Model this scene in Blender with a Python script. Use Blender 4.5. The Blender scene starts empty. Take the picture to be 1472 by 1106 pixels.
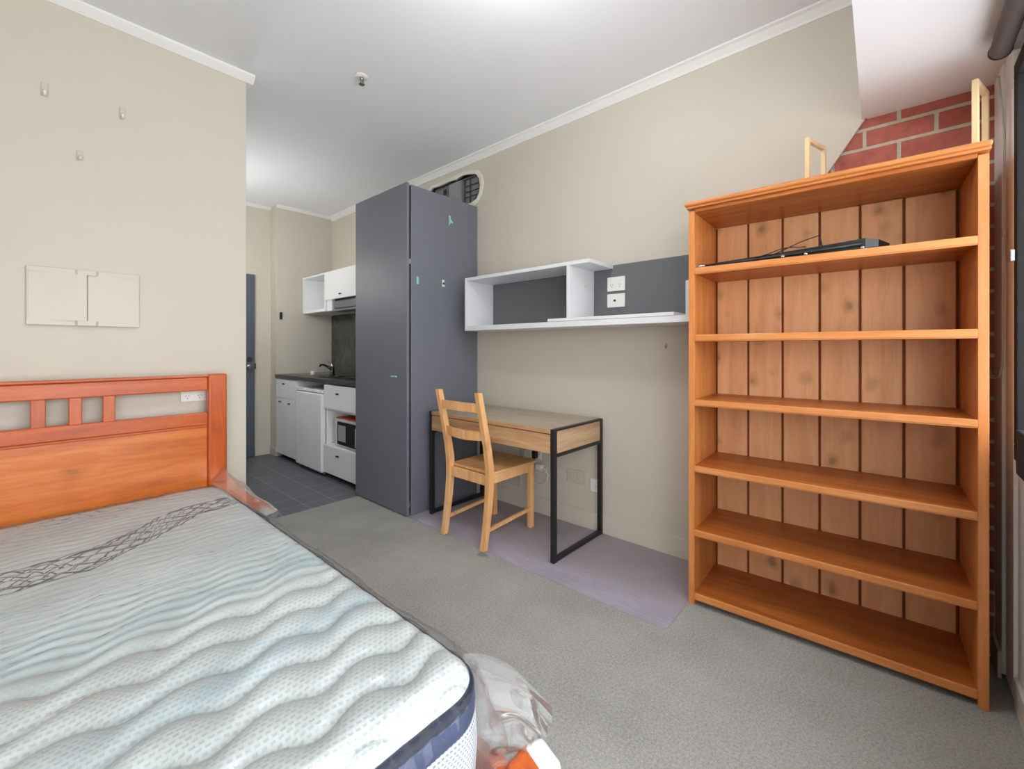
import bpy, bmesh, math, random
from mathutils import Vector, Matrix
import numpy as np
R = math.radians
PI = math.pi
random.seed(7)
scene = bpy.context.scene
COL = scene.collection

# ------------------------------------------------------------------ materials
def lin(c):
    c /= 255.0
    return c/12.92 if c <= .04045 else ((c+.055)/1.055)**2.4
def rgb(r, g, b): return (lin(r), lin(g), lin(b), 1)

class NT:
    def __init__(s, name):
        s.m = bpy.data.materials.new(name); s.m.use_nodes = True
        s.t = s.m.node_tree; s.b = s.t.nodes['Principled BSDF']; s.out = s.t.nodes['Material Output']
    def n(s, kind, **kw):
        nd = s.t.nodes.new(kind)
        for k, v in kw.items(): setattr(nd, k, v)
        return nd
    def link(s, a, b): s.t.links.new(a, b)
    def val(s, sock, v):
        if hasattr(v, 'links') or isinstance(v, bpy.types.NodeSocket): s.link(v, sock)
        else: sock.default_value = v
    def math(s, op, a, b=0.0, c=None):
        nd = s.n('ShaderNodeMath', operation=op)
        s.val(nd.inputs[0], a); s.val(nd.inputs[1], b)
        if c is not None: s.val(nd.inputs[2], c)
        return nd.outputs[0]
    def obj(s): return s.n('ShaderNodeTexCoord').outputs['Object']
    def mapping(s, vec, scale=(1,1,1), loc=(0,0,0), rot=(0,0,0)):
        nd = s.n('ShaderNodeMapping'); s.link(vec, nd.inputs[0])
        nd.inputs['Scale'].default_value = scale; nd.inputs['Location'].default_value = loc
        nd.inputs['Rotation'].default_value = rot
        return nd.outputs[0]
    def noise(s, vec, scale, detail=3, rough=.5, dist=0):
        nd = s.n('ShaderNodeTexNoise'); s.link(vec, nd.inputs['Vector'])
        nd.inputs['Scale'].default_value = scale; nd.inputs['Detail'].default_value = detail
        nd.inputs['Roughness'].default_value = rough; nd.inputs['Distortion'].default_value = dist
        return nd.outputs['Fac']
    def ramp(s, fac, stops):
        nd = s.n('ShaderNodeValToRGB'); s.link(fac, nd.inputs[0])
        e = nd.color_ramp.elements
        while len(e) < len(stops): e.new(.5)
        for el, (p, c) in zip(e, stops): el.position = p; el.color = c
        return nd.outputs[0]
    def mix(s, fac, a, b, mode='MIX'):
        nd = s.n('ShaderNodeMixRGB', blend_type=mode)
        s.val(nd.inputs[0], fac); s.val(nd.inputs[1], a); s.val(nd.inputs[2], b)
        return nd.outputs[0]
    def bump(s, h, strength=.3, dist=.002):
        nd = s.n('ShaderNodeBump'); s.link(h, nd.inputs['Height'])
        nd.inputs['Strength'].default_value = strength; nd.inputs['Distance'].default_value = dist
        s.link(nd.outputs[0], s.b.inputs['Normal'])
    def sep(s, vec):
        nd = s.n('ShaderNodeSeparateXYZ'); s.link(vec, nd.inputs[0]); return nd.outputs

def plain(name, col, rough=.5, metal=0, var=.04, scale=3, bump=0, bscale=200, spec=.5):
    t = NT(name); o = t.obj()
    f = t.noise(o, scale, 4)
    a = tuple(max(0, c*(1-var)) for c in col[:3])+(1,); b = tuple(min(1, c*(1+var)) for c in col[:3])+(1,)
    t.link(t.ramp(f, [(.3, a), (.7, b)]), t.b.inputs['Base Color'])
    t.b.inputs['Roughness'].default_value = rough; t.b.inputs['Metallic'].default_value = metal
    t.b.inputs['Specular IOR Level'].default_value = spec
    if bump: t.bump(t.noise(o, bscale, 2), bump, .001)
    return t.m

def wood(name, c_dark, c_mid, c_light, grain='z', rough=.4, scale=1., knots=0., spec=.4, coat=0, island=0.0):
    t = NT(name); o = t.obj()
    if island:
        g = t.n('ShaderNodeNewGeometry').outputs['Random Per Island']
        comb = t.n('ShaderNodeCombineXYZ'); t.link(t.math('MULTIPLY', g, 7.3), comb.inputs[0]); t.link(t.math('MULTIPLY', g, 3.1), comb.inputs[1]); t.link(t.math('MULTIPLY', g, 5.7), comb.inputs[2])
        ad = t.n('ShaderNodeVectorMath', operation='ADD'); t.link(o, ad.inputs[0]); t.link(comb.outputs[0], ad.inputs[1]); o = ad.outputs[0]
    st = {'x': (.8, 9, 9), 'y': (9, .8, 9), 'z': (9, 9, .8)}[grain]
    m = t.mapping(o, tuple(v*scale for v in st))
    f = t.noise(m, 2.2, 6, .62, .6)
    m2 = t.mapping(o, tuple(v*scale*6 for v in st))
    f2 = t.noise(m2, 3, 3, .5)
    ff = t.math('ADD', t.math('MULTIPLY', f, .8), t.math('MULTIPLY', f2, .2))
    col = t.ramp(ff, [(.3, c_dark), (.5, c_mid), (.68, c_light)])
    if knots:
        ks = {'x': (3, 7, 7), 'y': (7, 3, 7), 'z': (7, 7, 3)}[grain]
        w = t.noise(o, 14, 2)
        mk = t.mapping(o, (ks[0]*1.5, 0.0, ks[2]*(2.6 if grain == 'z' else 1.5)))
        vo = t.n('ShaderNodeTexVoronoi', feature='F1'); t.link(mk, vo.inputs['Vector']); vo.inputs['Scale'].default_value = 1.0
        d = t.math('ADD', vo.outputs['Distance'], t.math('MULTIPLY', t.math('SUBTRACT', w, .5), .6))
        cs = t.sep(vo.outputs['Color'])
        sel = t.math('GREATER_THAN', cs[0], .42)
        k = t.ramp(d, [(.08, (1,1,1,1)), (.15, (.5,.5,.5,1)), (.38, (0,0,0,1))])
        kf = t.math('MULTIPLY', t.math('MULTIPLY', k, sel), knots)
        dk = tuple(c*.34 for c in c_dark[:3])+(1,)
        col = t.mix(kf, col, dk)
    if island:
        col = t.mix(island, col, t.ramp(g, [(0, c_dark), (.5, c_mid), (1, c_light)]))
    t.link(col, t.b.inputs['Base Color'])
    t.b.inputs['Roughness'].default_value = rough
    t.b.inputs['Specular IOR Level'].default_value = spec
    t.b.inputs['Coat Weight'].default_value = coat; t.b.inputs['Coat Roughness'].default_value = .25
    t.bump(ff, .08, .002)
    return t.m

M = {}
M['wall'] = plain('wall_paint', rgb(208, 201, 187), .7, var=.015, scale=1.5, bump=.05, bscale=350, spec=.25)
M['ceiling'] = plain('ceiling_paint', rgb(236, 238, 242), .85, var=.01, spec=.2)
M['trimw'] = plain('trim_paint', rgb(238, 238, 236), .5, var=.01)
M['skirt'] = plain('skirting_paint', rgb(210, 203, 189), .5, var=.01)
M['white'] = plain('white_laminate', rgb(228, 229, 232), .35, var=.01)
M['kwhite'] = plain('kitchen_white', rgb(242, 243, 244), .35, var=.01)
M['fridge'] = plain('fridge_enamel', rgb(242, 243, 243), .25, var=.01)
M['plastic'] = plain('white_plastic', rgb(235, 234, 229), .35, var=.01)
M['beigeplastic'] = plain('beige_plastic', rgb(202, 195, 181), .3, var=.01)
M['black'] = plain('black_metal', rgb(30, 30, 30), .45, var=.1)
M['blackpl'] = plain('black_plastic', rgb(18, 18, 20), .3, var=.1)
M['gap'] = plain('black_recess', rgb(8, 8, 9), .8, var=.1)
M['frameblack'] = plain('window_frame_black', rgb(24, 24, 26), .85, var=.1)
M['wardrobe'] = plain('charcoal_laminate', rgb(114, 117, 126), .5, var=.03, scale=1.2, spec=.35)
M['backpanel'] = plain('grey_pinboard', rgb(106, 109, 111), .75, var=.03)
M['chrome'] = plain('chrome', rgb(190, 190, 195), .15, metal=1)
M['steel'] = plain('brushed_steel', rgb(165, 167, 168), .35, metal=1)
M['darkchrome'] = plain('dark_chrome', rgb(70, 70, 72), .2, metal=1)
M['worktop'] = plain('worktop_laminate', rgb(70, 70, 70), .35, var=.2, scale=25)
M['mint'] = plain('mint_plastic', rgb(150, 196, 184), .4)
M['mattedark'] = plain('dark_duct', rgb(70, 72, 74), .6, var=.15, scale=10)
M['ductgrey'] = plain('duct_grey', rgb(130, 132, 132), .5, var=.06)
M['ductlight'] = plain('duct_light', rgb(150, 152, 150), .5, var=.06)
M['plaster'] = plain('raw_plaster', rgb(228, 222, 208), .9, var=.1, scale=40, bump=.4, bscale=60)
M['redcloth'] = plain('orange_red_cloth', rgb(205, 92, 66), .8, var=.08, scale=20)
M['blind'] = plain('blind_fabric', rgb(96, 88, 88), .7, var=.06, scale=30)
M['foam'] = plain('white_foam', rgb(235, 236, 234), .6, var=.02)
M['door'] = plain('grey_door_paint', rgb(84, 92, 102), .4, var=.04)
M['conduit'] = plain('conduit_grey', rgb(170, 168, 160), .6)
M['mwwhite'] = plain('microwave_white', rgb(220, 221, 220), .3)
M['mwglass'] = plain('microwave_glass', rgb(40, 42, 44), .12)
M['mwreflection'] = plain('microwave_door_reflection', rgb(165, 168, 170), .2)

BK = dict(c_dark=rgb(140, 74, 26), c_mid=rgb(172, 96, 40), c_light=rgb(192, 116, 56))
M['bk_x'] = wood('bookcase_pine_shelf', grain='x', rough=.38, **BK)
M['bk_z'] = wood('bookcase_pine_side', rgb(170, 96, 40), rgb(200, 124, 60), rgb(216, 144, 80), grain='z', rough=.38, knots=.25)
M['bk_edge'] = wood('bookcase_pine_edge', rgb(186, 110, 52), rgb(206, 130, 70), rgb(220, 150, 92), grain='x', rough=.4)
M['bk_edgez'] = wood('bookcase_pine_edge_upright', rgb(186, 110, 52), rgb(206, 130, 70), rgb(220, 150, 92), grain='z', rough=.4)
M['bk_back'] = wood('bookcase_pine_boards', rgb(206, 146, 96), rgb(230, 172, 122), rgb(242, 194, 148), grain='z', rough=.45, knots=1.0, island=.35)
M['bk_groove'] = plain('bookcase_groove', rgb(120, 62, 24), .7)
M['bed'] = wood('bed_wood_rail', rgb(168, 70, 18), rgb(194, 88, 30), rgb(212, 108, 46), grain='x', rough=.28, knots=.2, coat=.25)
M['bedz'] = wood('bed_wood_post', rgb(168, 70, 18), rgb(192, 86, 30), rgb(208, 102, 44), grain='z', rough=.28, knots=.3, coat=.25)
M['bedpanel'] = wood('bed_wood_panel', rgb(186, 90, 28), rgb(214, 116, 48), rgb(228, 142, 76), grain='x', rough=.25, knots=.5, coat=.5)
M['chair'] = wood('chair_pine', rgb(214, 152, 92), rgb(232, 176, 118), rgb(242, 196, 142), grain='z', rough=.45, knots=.25)
M['chairseat'] = wood('chair_pine_seat', rgb(198, 142, 88), rgb(218, 166, 110), rgb(230, 184, 132), grain='x', rough=.4, knots=.2)
M['deskfront'] = wood('desk_oak_front', rgb(150, 112, 76), rgb(192, 150, 108), rgb(214, 178, 136), grain='y', rough=.45, scale=.8)
M['deskside'] = wood('desk_oak_side', rgb(156, 122, 90), rgb(190, 156, 120), rgb(208, 178, 142), grain='x', rough=.45, scale=.6)
M['desktop'] = wood('desk_oak_top', rgb(160, 145, 124), rgb(180, 165, 143), rgb(193, 178, 156), grain='y', rough=.35)
M['palepine'] = wood('pale_pine', rgb(222, 190, 138), rgb(236, 208, 160), rgb(244, 222, 182), grain='z', rough=.5)

def carpet():
    t = NT('grey_carpet'); o = t.obj()
    f = t.noise(o, 260, 3, .7); f2 = t.noise(o, 2.2, 4, .6); f3 = t.noise(o, 110, 3, .65)
    mixf = t.math('ADD', t.math('MULTIPLY', f, .45), t.math('ADD', t.math('MULTIPLY', f2, .2), t.math('MULTIPLY', f3, .35)))
    col = t.ramp(mixf, [(.38, rgb(132, 132, 126)), (.5, rgb(162, 161, 155)), (.62, rgb(184, 183, 177))])
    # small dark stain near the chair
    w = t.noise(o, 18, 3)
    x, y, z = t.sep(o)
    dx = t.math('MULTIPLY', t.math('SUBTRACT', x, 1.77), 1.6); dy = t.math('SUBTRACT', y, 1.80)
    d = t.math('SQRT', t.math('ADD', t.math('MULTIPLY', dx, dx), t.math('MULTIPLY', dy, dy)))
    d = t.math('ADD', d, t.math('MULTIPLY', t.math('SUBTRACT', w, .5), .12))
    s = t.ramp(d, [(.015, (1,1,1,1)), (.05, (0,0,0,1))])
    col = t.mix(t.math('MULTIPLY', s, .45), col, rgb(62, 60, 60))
    t.link(col, t.b.inputs['Base Color']); t.b.inputs['Roughness'].default_value = .95
    t.b.inputs['Specular IOR Level'].default_value = .1
    t.bump(t.math('ADD', f, f3), .5, .003)
    return t.m
M['carpet'] = carpet()

def tiles():
    t = NT('dark_floor_tile'); o = t.obj()
    m = t.mapping(o, (1,1,1), (-.225, -.02, 0))
    br = t.n('ShaderNodeTexBrick', offset=0.0); t.link(m, br.inputs['Vector'])
    br.inputs['Scale'].default_value = 1; br.inputs['Brick Width'].default_value = .2; br.inputs['Row Height'].default_value = .2
    br.inputs['Mortar Size'].default_value = .0032; br.inputs['Mortar Smooth'].default_value = .1
    br.inputs['Color1'].default_value = rgb(92, 95, 103); br.inputs['Color2'].default_value = rgb(99, 102, 110); br.inputs['Mortar'].default_value = rgb(150, 151, 152)
    f = t.noise(o, 6, 4)
    col = t.mix(.25, br.outputs['Color'], t.ramp(f, [(.3, rgb(78, 80, 88)), (.7, rgb(112, 115, 121))]))
    t.link(col, t.b.inputs['Base Color']); t.b.inputs['Roughness'].default_value = .45
    t.bump(t.math('SUBTRACT', 1.0, br.outputs['Fac']), .4, .002)
    return t.m
M['tiles'] = tiles()

def brick():
    t = NT('red_brick'); o = t.obj(); x, y, z = t.sep(o)
    c = t.n('ShaderNodeCombineXYZ'); t.link(t.math('ADD', y, 10.105), c.inputs[0]); t.link(t.math('ADD', z, .008-.0), c.inputs[1])
    w = t.noise(o, 30, 3)
    off = t.n('ShaderNodeVectorMath', operation='SCALE'); 
    br = t.n('ShaderNodeTexBrick', offset=0.5); t.link(c.outputs[0], br.inputs['Vector'])
    br.inputs['Scale'].default_value = 1; br.inputs['Brick Width'].default_value = .232; br.inputs['Row Height'].default_value = .0845
    br.inputs['Mortar Size'].default_value = .0085; br.inputs['Mortar Smooth'].default_value = .25
    br.inputs['Color1'].default_value = rgb(194, 112, 98); br.inputs['Color2'].default_value = rgb(180, 98, 86); br.inputs['Mortar'].default_value = rgb(206, 196, 176)
    col = t.mix(.35, br.outputs['Color'], t.mix(1, br.outputs['Color'], t.ramp(w, [(.3, rgb(150, 150, 150)), (.7, rgb(255, 250, 245))]), 'MULTIPLY'))
    t.link(col, t.b.inputs['Base Color']); t.b.inputs['Roughness'].default_value = .85
    t.bump(t.math('ADD', t.math('MULTIPLY', br.outputs['Fac'], -1.0), t.math('MULTIPLY', w, .4)), .8, .006)
    return t.m
M['brick'] = brick()

def splash():
    t = NT('marbled_splashback'); o = t.obj()
    f = t.noise(o, 5, 6, .65, 1.2); f2 = t.noise(o, 22, 4, .6)
    ff = t.math('ADD', t.math('MULTIPLY', f, .7), t.math('MULTIPLY', f2, .3))
    t.link(t.ramp(ff, [(.35, rgb(48, 54, 48)), (.52, rgb(72, 79, 72)), (.7, rgb(112, 118, 108))]), t.b.inputs['Base Color'])
    t.b.inputs['Roughness'].default_value = .3
    return t.m
M['splash'] = splash()

def matcloth():
    t = NT('lilac_mat'); o = t.obj(); x, y, z = t.sep(o)
    f = t.noise(o, 4, 5, .6); f2 = t.noise(t.mapping(o, (40, 3, 1)), 2, 3)
    ff = t.math('ADD', t.math('MULTIPLY', f, .6), t.math('MULTIPLY', f2, .4))
    col = t.ramp(ff, [(.32, rgb(152, 146, 156)), (.5, rgb(166, 160, 172)), (.68, rgb(182, 176, 190))])
    # worn brownish middle
    w = t.math('ADD', t.math('MULTIPLY', f, .3), x)
    col = t.mix(t.ramp(t.math('SUBTRACT', w, 1.6), [(.48, (0,0,0,1)), (.62, (.7,.7,.7,1))]), col, rgb(150, 140, 140))
    t.link(col, t.b.inputs['Base Color']); t.b.inputs['Roughness'].default_value = .55
    t.b.inputs['Specular IOR Level'].default_value = .3
    t.bump(ff, .15, .003)
    return t.m
M['mat'] = matcloth()

def mattress_top_mat():
    t = NT('mattress_quilt'); o = t.obj(); x, y, z = t.sep(o)
    f = t.noise(o, 3, 4)
    col = t.ramp(f, [(.35, rgb(208, 214, 211)), (.65, rgb(224, 229, 226))])
    # knitted hole pattern
    m = t.mapping(o, (1, 1, 0), rot=(0, 0, .0))
    br = t.n('ShaderNodeTexBrick', offset=.5); t.link(m, br.inputs['Vector'])
    br.inputs['Scale'].default_value = 1; br.inputs['Brick Width'].default_value = .0145; br.inputs['Row Height'].default_value = .0115
    br.inputs['Mortar Size'].default_value = .0047; br.inputs['Mortar Smooth'].default_value = .6
    dots = t.math('SUBTRACT', 1.0, br.outputs['Fac'])
    zone = t.ramp(y, [(0, (1,1,1,1)), (1, (1,1,1,1))])
    mr = t.n('ShaderNodeMapRange'); t.link(y, mr.inputs[0]); mr.inputs[1].default_value = 1.3; mr.inputs[2].default_value = 1.42; mr.inputs[3].default_value = 1; mr.inputs[4].default_value = 0
    dz = t.math('MULTIPLY', dots, mr.outputs[0])
    col = t.mix(t.math('MULTIPLY', dz, .42), col, rgb(168, 172, 170))
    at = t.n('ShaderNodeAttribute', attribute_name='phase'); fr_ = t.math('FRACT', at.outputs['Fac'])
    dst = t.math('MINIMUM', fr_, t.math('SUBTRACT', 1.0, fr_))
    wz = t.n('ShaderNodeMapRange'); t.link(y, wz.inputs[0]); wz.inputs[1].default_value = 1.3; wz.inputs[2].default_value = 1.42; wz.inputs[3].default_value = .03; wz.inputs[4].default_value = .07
    stitch_shade = t.math('LESS_THAN', dst, wz.outputs[0])
    col = t.mix(t.math('MULTIPLY', stitch_shade, .45), col, rgb(150, 160, 160))  # stitch lines widened in grey, painting shade into the quilting valleys
    # pale teal woven bands
    def band(yc, half, slope, amp):
        yy = t.math('SUBTRACT', y, t.math('MULTIPLY', x, slope))
        yy = t.math('SUBTRACT', yy, t.math('MULTIPLY', t.math('SINE', t.math('MULTIPLY', x, 9.0)), amp))
        d = t.math('ABSOLUTE', t.math('SUBTRACT', yy, yc))
        s = t.n('ShaderNodeMapRange'); t.link(d, s.inputs[0]); s.inputs[1].default_value = half*.4; s.inputs[2].default_value = half; s.inputs[3].default_value = 1; s.inputs[4].default_value = 0
        return s.outputs[0]
    nf = t.ramp(t.noise(t.mapping(o, (3, 12, 1)), 1.5, 3), [(.35, (.2,.2,.2,1)), (.65, (1,1,1,1))])
    col = t.mix(t.math('MULTIPLY', t.math('MULTIPLY', band(1.50, .2, .1, .03), nf), .55), col, rgb(168, 194, 196))
    col = t.mix(t.math('MULTIPLY', t.math('MULTIPLY', band(1.00, .09, .28, .03), nf), .5), col, rgb(160, 188, 198))
    # navy interlaced lines in a band across the head end
    total = None
    cen = t.n('ShaderNodeMapRange', interpolation_type='SMOOTHSTEP'); t.link(x, cen.inputs[0])
    cen.inputs[1].default_value = .08; cen.inputs[2].default_value = .58; cen.inputs[3].default_value = 0; cen.inputs[4].default_value = .30
    c = t.math('ADD', cen.outputs[0], t.math('MULTIPLY', t.math('MINIMUM', x, .1), .04))
    wid = t.n('ShaderNodeMapRange'); t.link(x, wid.inputs[0]); wid.inputs[1].default_value = .35; wid.inputs[2].default_value = .72; wid.inputs[3].default_value = 1.0; wid.inputs[4].default_value = .6
    yc = t.math('SUBTRACT', y, c)
    for i in range(14):
        ph = i*2*PI/14; amp = .092 + .012*math.sin(i*2.3); k = 2*PI/(.62 if i % 2 else .50)
        sx = t.math('SINE', t.math('ADD', t.math('MULTIPLY', x, k), ph))
        off = t.math('MULTIPLY', t.math('MULTIPLY', sx, amp), wid.outputs[0])
        d = t.math('ABSOLUTE', t.math('SUBTRACT', t.math('SUBTRACT', yc, off), 2.08))
        s = t.math('LESS_THAN', d, .0028 if i % 3 else .004)
        total = s if total is None else t.math('MAXIMUM', total, s)
    col = t.mix(t.math('MULTIPLY', total, .85), col, rgb(74, 80, 102))
    t.link(col, t.b.inputs['Base Color']); t.b.inputs['Roughness'].default_value = .8
    t.b.inputs['Specular IOR Level'].default_value = .2
    t.b.inputs['Sheen Weight'].default_value = .1
    t.bump(t.math('MULTIPLY', dz, -1.0), .5, .002)
    return t.m
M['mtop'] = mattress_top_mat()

def mattress_side_mat():
    t = NT('mattress_side_mesh'); o = t.obj()
    x, y, z = t.sep(o); c = t.n('ShaderNodeCombineXYZ'); t.link(t.math('ADD', x, y), c.inputs[0]); t.link(z, c.inputs[1])
    br = t.n('ShaderNodeTexBrick', offset=.5); t.link(c.outputs[0], br.inputs['Vector'])
    br.inputs['Scale'].default_value = 1; br.inputs['Brick Width'].default_value = .011; br.inputs['Row Height'].default_value = .008
    br.inputs['Mortar Size'].default_value = .003; br.inputs['Mortar Smooth'].default_value = .5
    br.inputs['Color1'].default_value = rgb(120, 136, 158); br.inputs['Color2'].default_value = rgb(130, 144, 164); br.inputs['Mortar'].default_value = rgb(230, 233, 234)
    t.link(br.outputs['Color'], t.b.inputs['Base Color']); t.b.inputs['Roughness'].default_value = .8
    return t.m
M['mside'] = mattress_side_mat()
M['navy'] = plain('navy_tape', rgb(46, 62, 100), .6, var=.12, scale=90, bump=.2, bscale=300)
M['navydark'] = plain('navy_tape_dark', rgb(30, 36, 60), .6, var=.12, scale=90)

def film(name, base=.05, haze=.04, rough=.12, bmp=.3, refl=.9):
    t = NT(name); t.t.nodes.remove(t.b)
    tr = t.n('ShaderNodeBsdfTransparent'); tr.inputs[0].default_value = (.985, .99, .99, 1)
    gl = t.n('ShaderNodeBsdfGlossy'); gl.inputs['Roughness'].default_value = rough
    df = t.n('ShaderNodeBsdfDiffuse'); df.inputs[0].default_value = (.9, .91, .92, 1)
    tl = t.n('ShaderNodeBsdfTranslucent'); tl.inputs[0].default_value = (.9, .91, .92, 1)
    fr = t.n('ShaderNodeFresnel'); fr.inputs[0].default_value = 1.42
    bp = t.n('ShaderNodeBump'); t.link(t.noise(t.obj(), 60, 3, .6, .8), bp.inputs['Height']); bp.inputs['Strength'].default_value = bmp; bp.inputs['Distance'].default_value = .003
    t.link(bp.outputs[0], gl.inputs['Normal']); t.link(bp.outputs[0], fr.inputs['Normal'])
    m0 = t.n('ShaderNodeMixShader'); m0.inputs[0].default_value = .5; t.link(df.outputs[0], m0.inputs[1]); t.link(tl.outputs[0], m0.inputs[2])
    m1 = t.n('ShaderNodeMixShader'); m1.inputs[0].default_value = haze; t.link(tr.outputs[0], m1.inputs[1]); t.link(m0.outputs[0], m1.inputs[2])
    m2 = t.n('ShaderNodeMixShader'); t.link(t.math('MINIMUM', t.math('ADD', t.math('MULTIPLY', fr.outputs[0], refl), base), .6), m2.inputs[0]); t.link(m1.outputs[0], m2.inputs[1]); t.link(gl.outputs[0], m2.inputs[2])
    t.link(m2.outputs[0], t.out.inputs[0])
    return t.m
M['film'] = film('clear_plastic_film', base=.015, haze=.06, refl=.55)
M['slack'] = film('slack_plastic_film', base=.01, haze=.16, rough=.1, bmp=.15, refl=.55)
def glass():
    t = NT('window_glass'); t.t.nodes.remove(t.b)
    tr = t.n('ShaderNodeBsdfTransparent'); gl = t.n('ShaderNodeBsdfGlossy'); gl.inputs['Roughness'].default_value = .01
    m = t.n('ShaderNodeMixShader'); m.inputs[0].default_value = .05
    t.link(tr.outputs[0], m.inputs[1]); t.link(gl.outputs[0], m.inputs[2]); t.link(m.outputs[0], t.out.inputs[0])
    return t.m
M['glass'] = glass()

# ------------------------------------------------------------------ geometry helpers
class MB:
    def __init__(s): s.bm = bmesh.new(); s.mi = 0
    def _tag(s, f0):
        for f in s.bm.faces:
            if f.index == -1 or f not in f0: pass
    def box(s, x0, x1, y0, y1, z0, z1, bev=0, mi=0, seg=2, rot=None, about=None):
        g = bmesh.ops.create_cube(s.bm, size=1)
        vs = g['verts']
        for v in vs:
            v.co = Vector(((x0+x1)/2+v.co.x*(x1-x0), (y0+y1)/2+v.co.y*(y1-y0), (z0+z1)/2+v.co.z*(z1-z0)))
        fs = set(f for v in vs for f in v.link_faces)
        if bev:
            es = list(set(e for v in vs for e in v.link_edges))
            r = bmesh.ops.bevel(s.bm, geom=es+vs, offset=bev, segments=seg, profile=.5, affect='EDGES', clamp_overlap=True)
            fs = set(r['faces']) | set(f for f in fs if f.is_valid)
            vs = list(set(v for f in fs for v in f.verts))
        for f in fs: f.material_index = mi
        if rot is not None:
            c = Vector(about) if about else Vector(((x0+x1)/2, (y0+y1)/2, (z0+z1)/2))
            for v in vs: v.co = c + rot @ (v.co - c)
        return vs
    def prism(s, pts, axis, a0, a1, mi=0, bev=0):
        """extrude a 2-D outline along an axis: axis x -> pts (y,z); y -> (x,z); z -> (x,y)"""
        def co(p, a): return {'x': (a, p[0], p[1]), 'y': (p[0], a, p[1]), 'z': (p[0], p[1], a)}[axis]
        A = [s.bm.verts.new(co(p, a0)) for p in pts]; B = [s.bm.verts.new(co(p, a1)) for p in pts]
        fs = [s.bm.faces.new(A), s.bm.faces.new(B[::-1])]
        n = len(pts)
        for i in range(n): fs.append(s.bm.faces.new((A[i], B[i], B[(i+1)%n], A[(i+1)%n])))
        for f in fs: f.material_index = mi
        if bev:
            es = list(set(e for f in fs for e in f.edges))
            r = bmesh.ops.bevel(s.bm, geom=es, offset=bev, segments=2, profile=.5, affect='EDGES', clamp_overlap=True)
            for f in r['faces']: f.material_index = mi
        return A+B
    def tube(s, path, r, n=10, mi=0, cap=True):
        path = [Vector(p) for p in path]; rings = []
        up = None
        for i, p in enumerate(path):
            d = (path[min(i+1, len(path)-1)] - path[max(i-1, 0)]).normalized()
            if up is None: up = d.orthogonal().normalized()
            a = (up - d*up.dot(d)).normalized(); b = d.cross(a); up = a
            rr = r[i] if isinstance(r, (list, tuple)) else r
            rings.append([s.bm.verts.new(p + (a*math.cos(t)+b*math.sin(t))*rr) for t in [2*PI*k/n for k in range(n)]])
        for i in range(len(rings)-1):
            for k in range(n):
                f = s.bm.faces.new((rings[i][k], rings[i][(k+1)%n], rings[i+1][(k+1)%n], rings[i+1][k])); f.material_index = mi; f.smooth = True
        if cap:
            f = s.bm.faces.new(rings[0][::-1]); f.material_index = mi
            f = s.bm.faces.new(rings[-1]); f.material_index = mi
    def bar(s, sections, mi=0, bev=0):
        """loft of quads: sections = list of 4-point lists"""
        rs = [[s.bm.verts.new(p) for p in q] for q in sections]
        fs = [s.bm.faces.new(rs[0][::-1]), s.bm.faces.new(rs[-1])]
        for a, b in zip(rs, rs[1:]):
            for k in range(4): fs.append(s.bm.faces.new((a[k], a[(k+1)%4], b[(k+1)%4], b[k])))
        for f in fs: f.material_index = mi
        if bev:
            es = []
            for f in fs:
                for e in f.edges:
                    if e not in es and len(e.link_faces) == 2 and e.calc_face_angle(0) > .6: es.append(e)
            bmesh.ops.bevel(s.bm, geom=es, offset=bev, segments=2, profile=.5, affect='EDGES', clamp_overlap=True)
    def build(s, name, mats, parent=None, smooth=False):
        bmesh.ops.recalc_face_normals(s.bm, faces=s.bm.faces[:])
        me = bpy.data.meshes.new(name); s.bm.to_mesh(me); s.bm.free()
        for m in (mats if isinstance(mats, (list, tuple)) else [mats]): me.materials.append(m)
        if smooth:
            for p in me.polygons: p.use_smooth = True
        o = bpy.data.objects.new(name, me); COL.objects.link(o)
        if parent: o.parent = parent
        return o

def boxobj(name, b, mat, parent=None, bev=.002, **kw):
    m = MB(); m.box(*b, bev=bev, **kw); return m.build(name, mat, parent)
def thing(name, label, cat, loc=(0,0,0), rz=0, group=None):
    o = bpy.data.objects.new(name, None); COL.objects.link(o); o.location = loc; o.rotation_euler = (0, 0, rz)
    o.empty_display_size = .1
    return tag(o, label, cat, group)
def tag(o, label, cat, group=None):
    o['label'] = label; o['category'] = cat
    if group: o['group'] = group
    return o
def struct(o): o['kind'] = 'structure'; return o
def sbox(name, b, mat, parent=None, bev=0):
    o = boxobj(name, b, mat, parent, bev)
    if parent is None: struct(o)
    return o
def smooth_angle(o, a=35):
    me = o.data
    for p in me.polygons: p.use_smooth = True
    me.set_sharp_from_angle(angle=R(a))
    return o

# ------------------------------------------------------------------ key dimensions
XR = 2.5; YB = 2.87; YK = 5.18; YD = 5.36; XP = .865; XS = 1.86; ZC = 2.82; YW = -.31; XL = -1.6; YSOF = .114; ZSOF = 2.235

# ------------------------------------------------------------------ shell
sbox('floor', (XL, XR, YW, 3.28, -.1, 0), M['carpet'])
m = MB(); m.box(XL, XR+.1, 3.28, YD+.15, -.1, -.002); struct(m.build('floor_tiles', M['tiles'])).name = 'floor.001'
sbox('ceiling', (XL, XR+.15, .0, YD+.15, ZC, ZC+.1), M['ceiling'])
m = MB(); m.prism([(XL, YW-.2), (XR+.15, YW-.2), (XR+.15, .115), (XL, .034)], 'z', ZSOF, ZC+.1)
struct(m.build('ceiling', M['ceiling']))
# bed-head wall: a solid block between room and entry
m = MB(); m.box(XL, XP, YB, YD+.15, 0, ZC, bev=.004)
struct(m.build('wall_bedhead', M['wall']))
sbox('wall_left', (XL-.15, XL, YW-.2, YD+.15, -.1, ZC), M['wall'])
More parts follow.
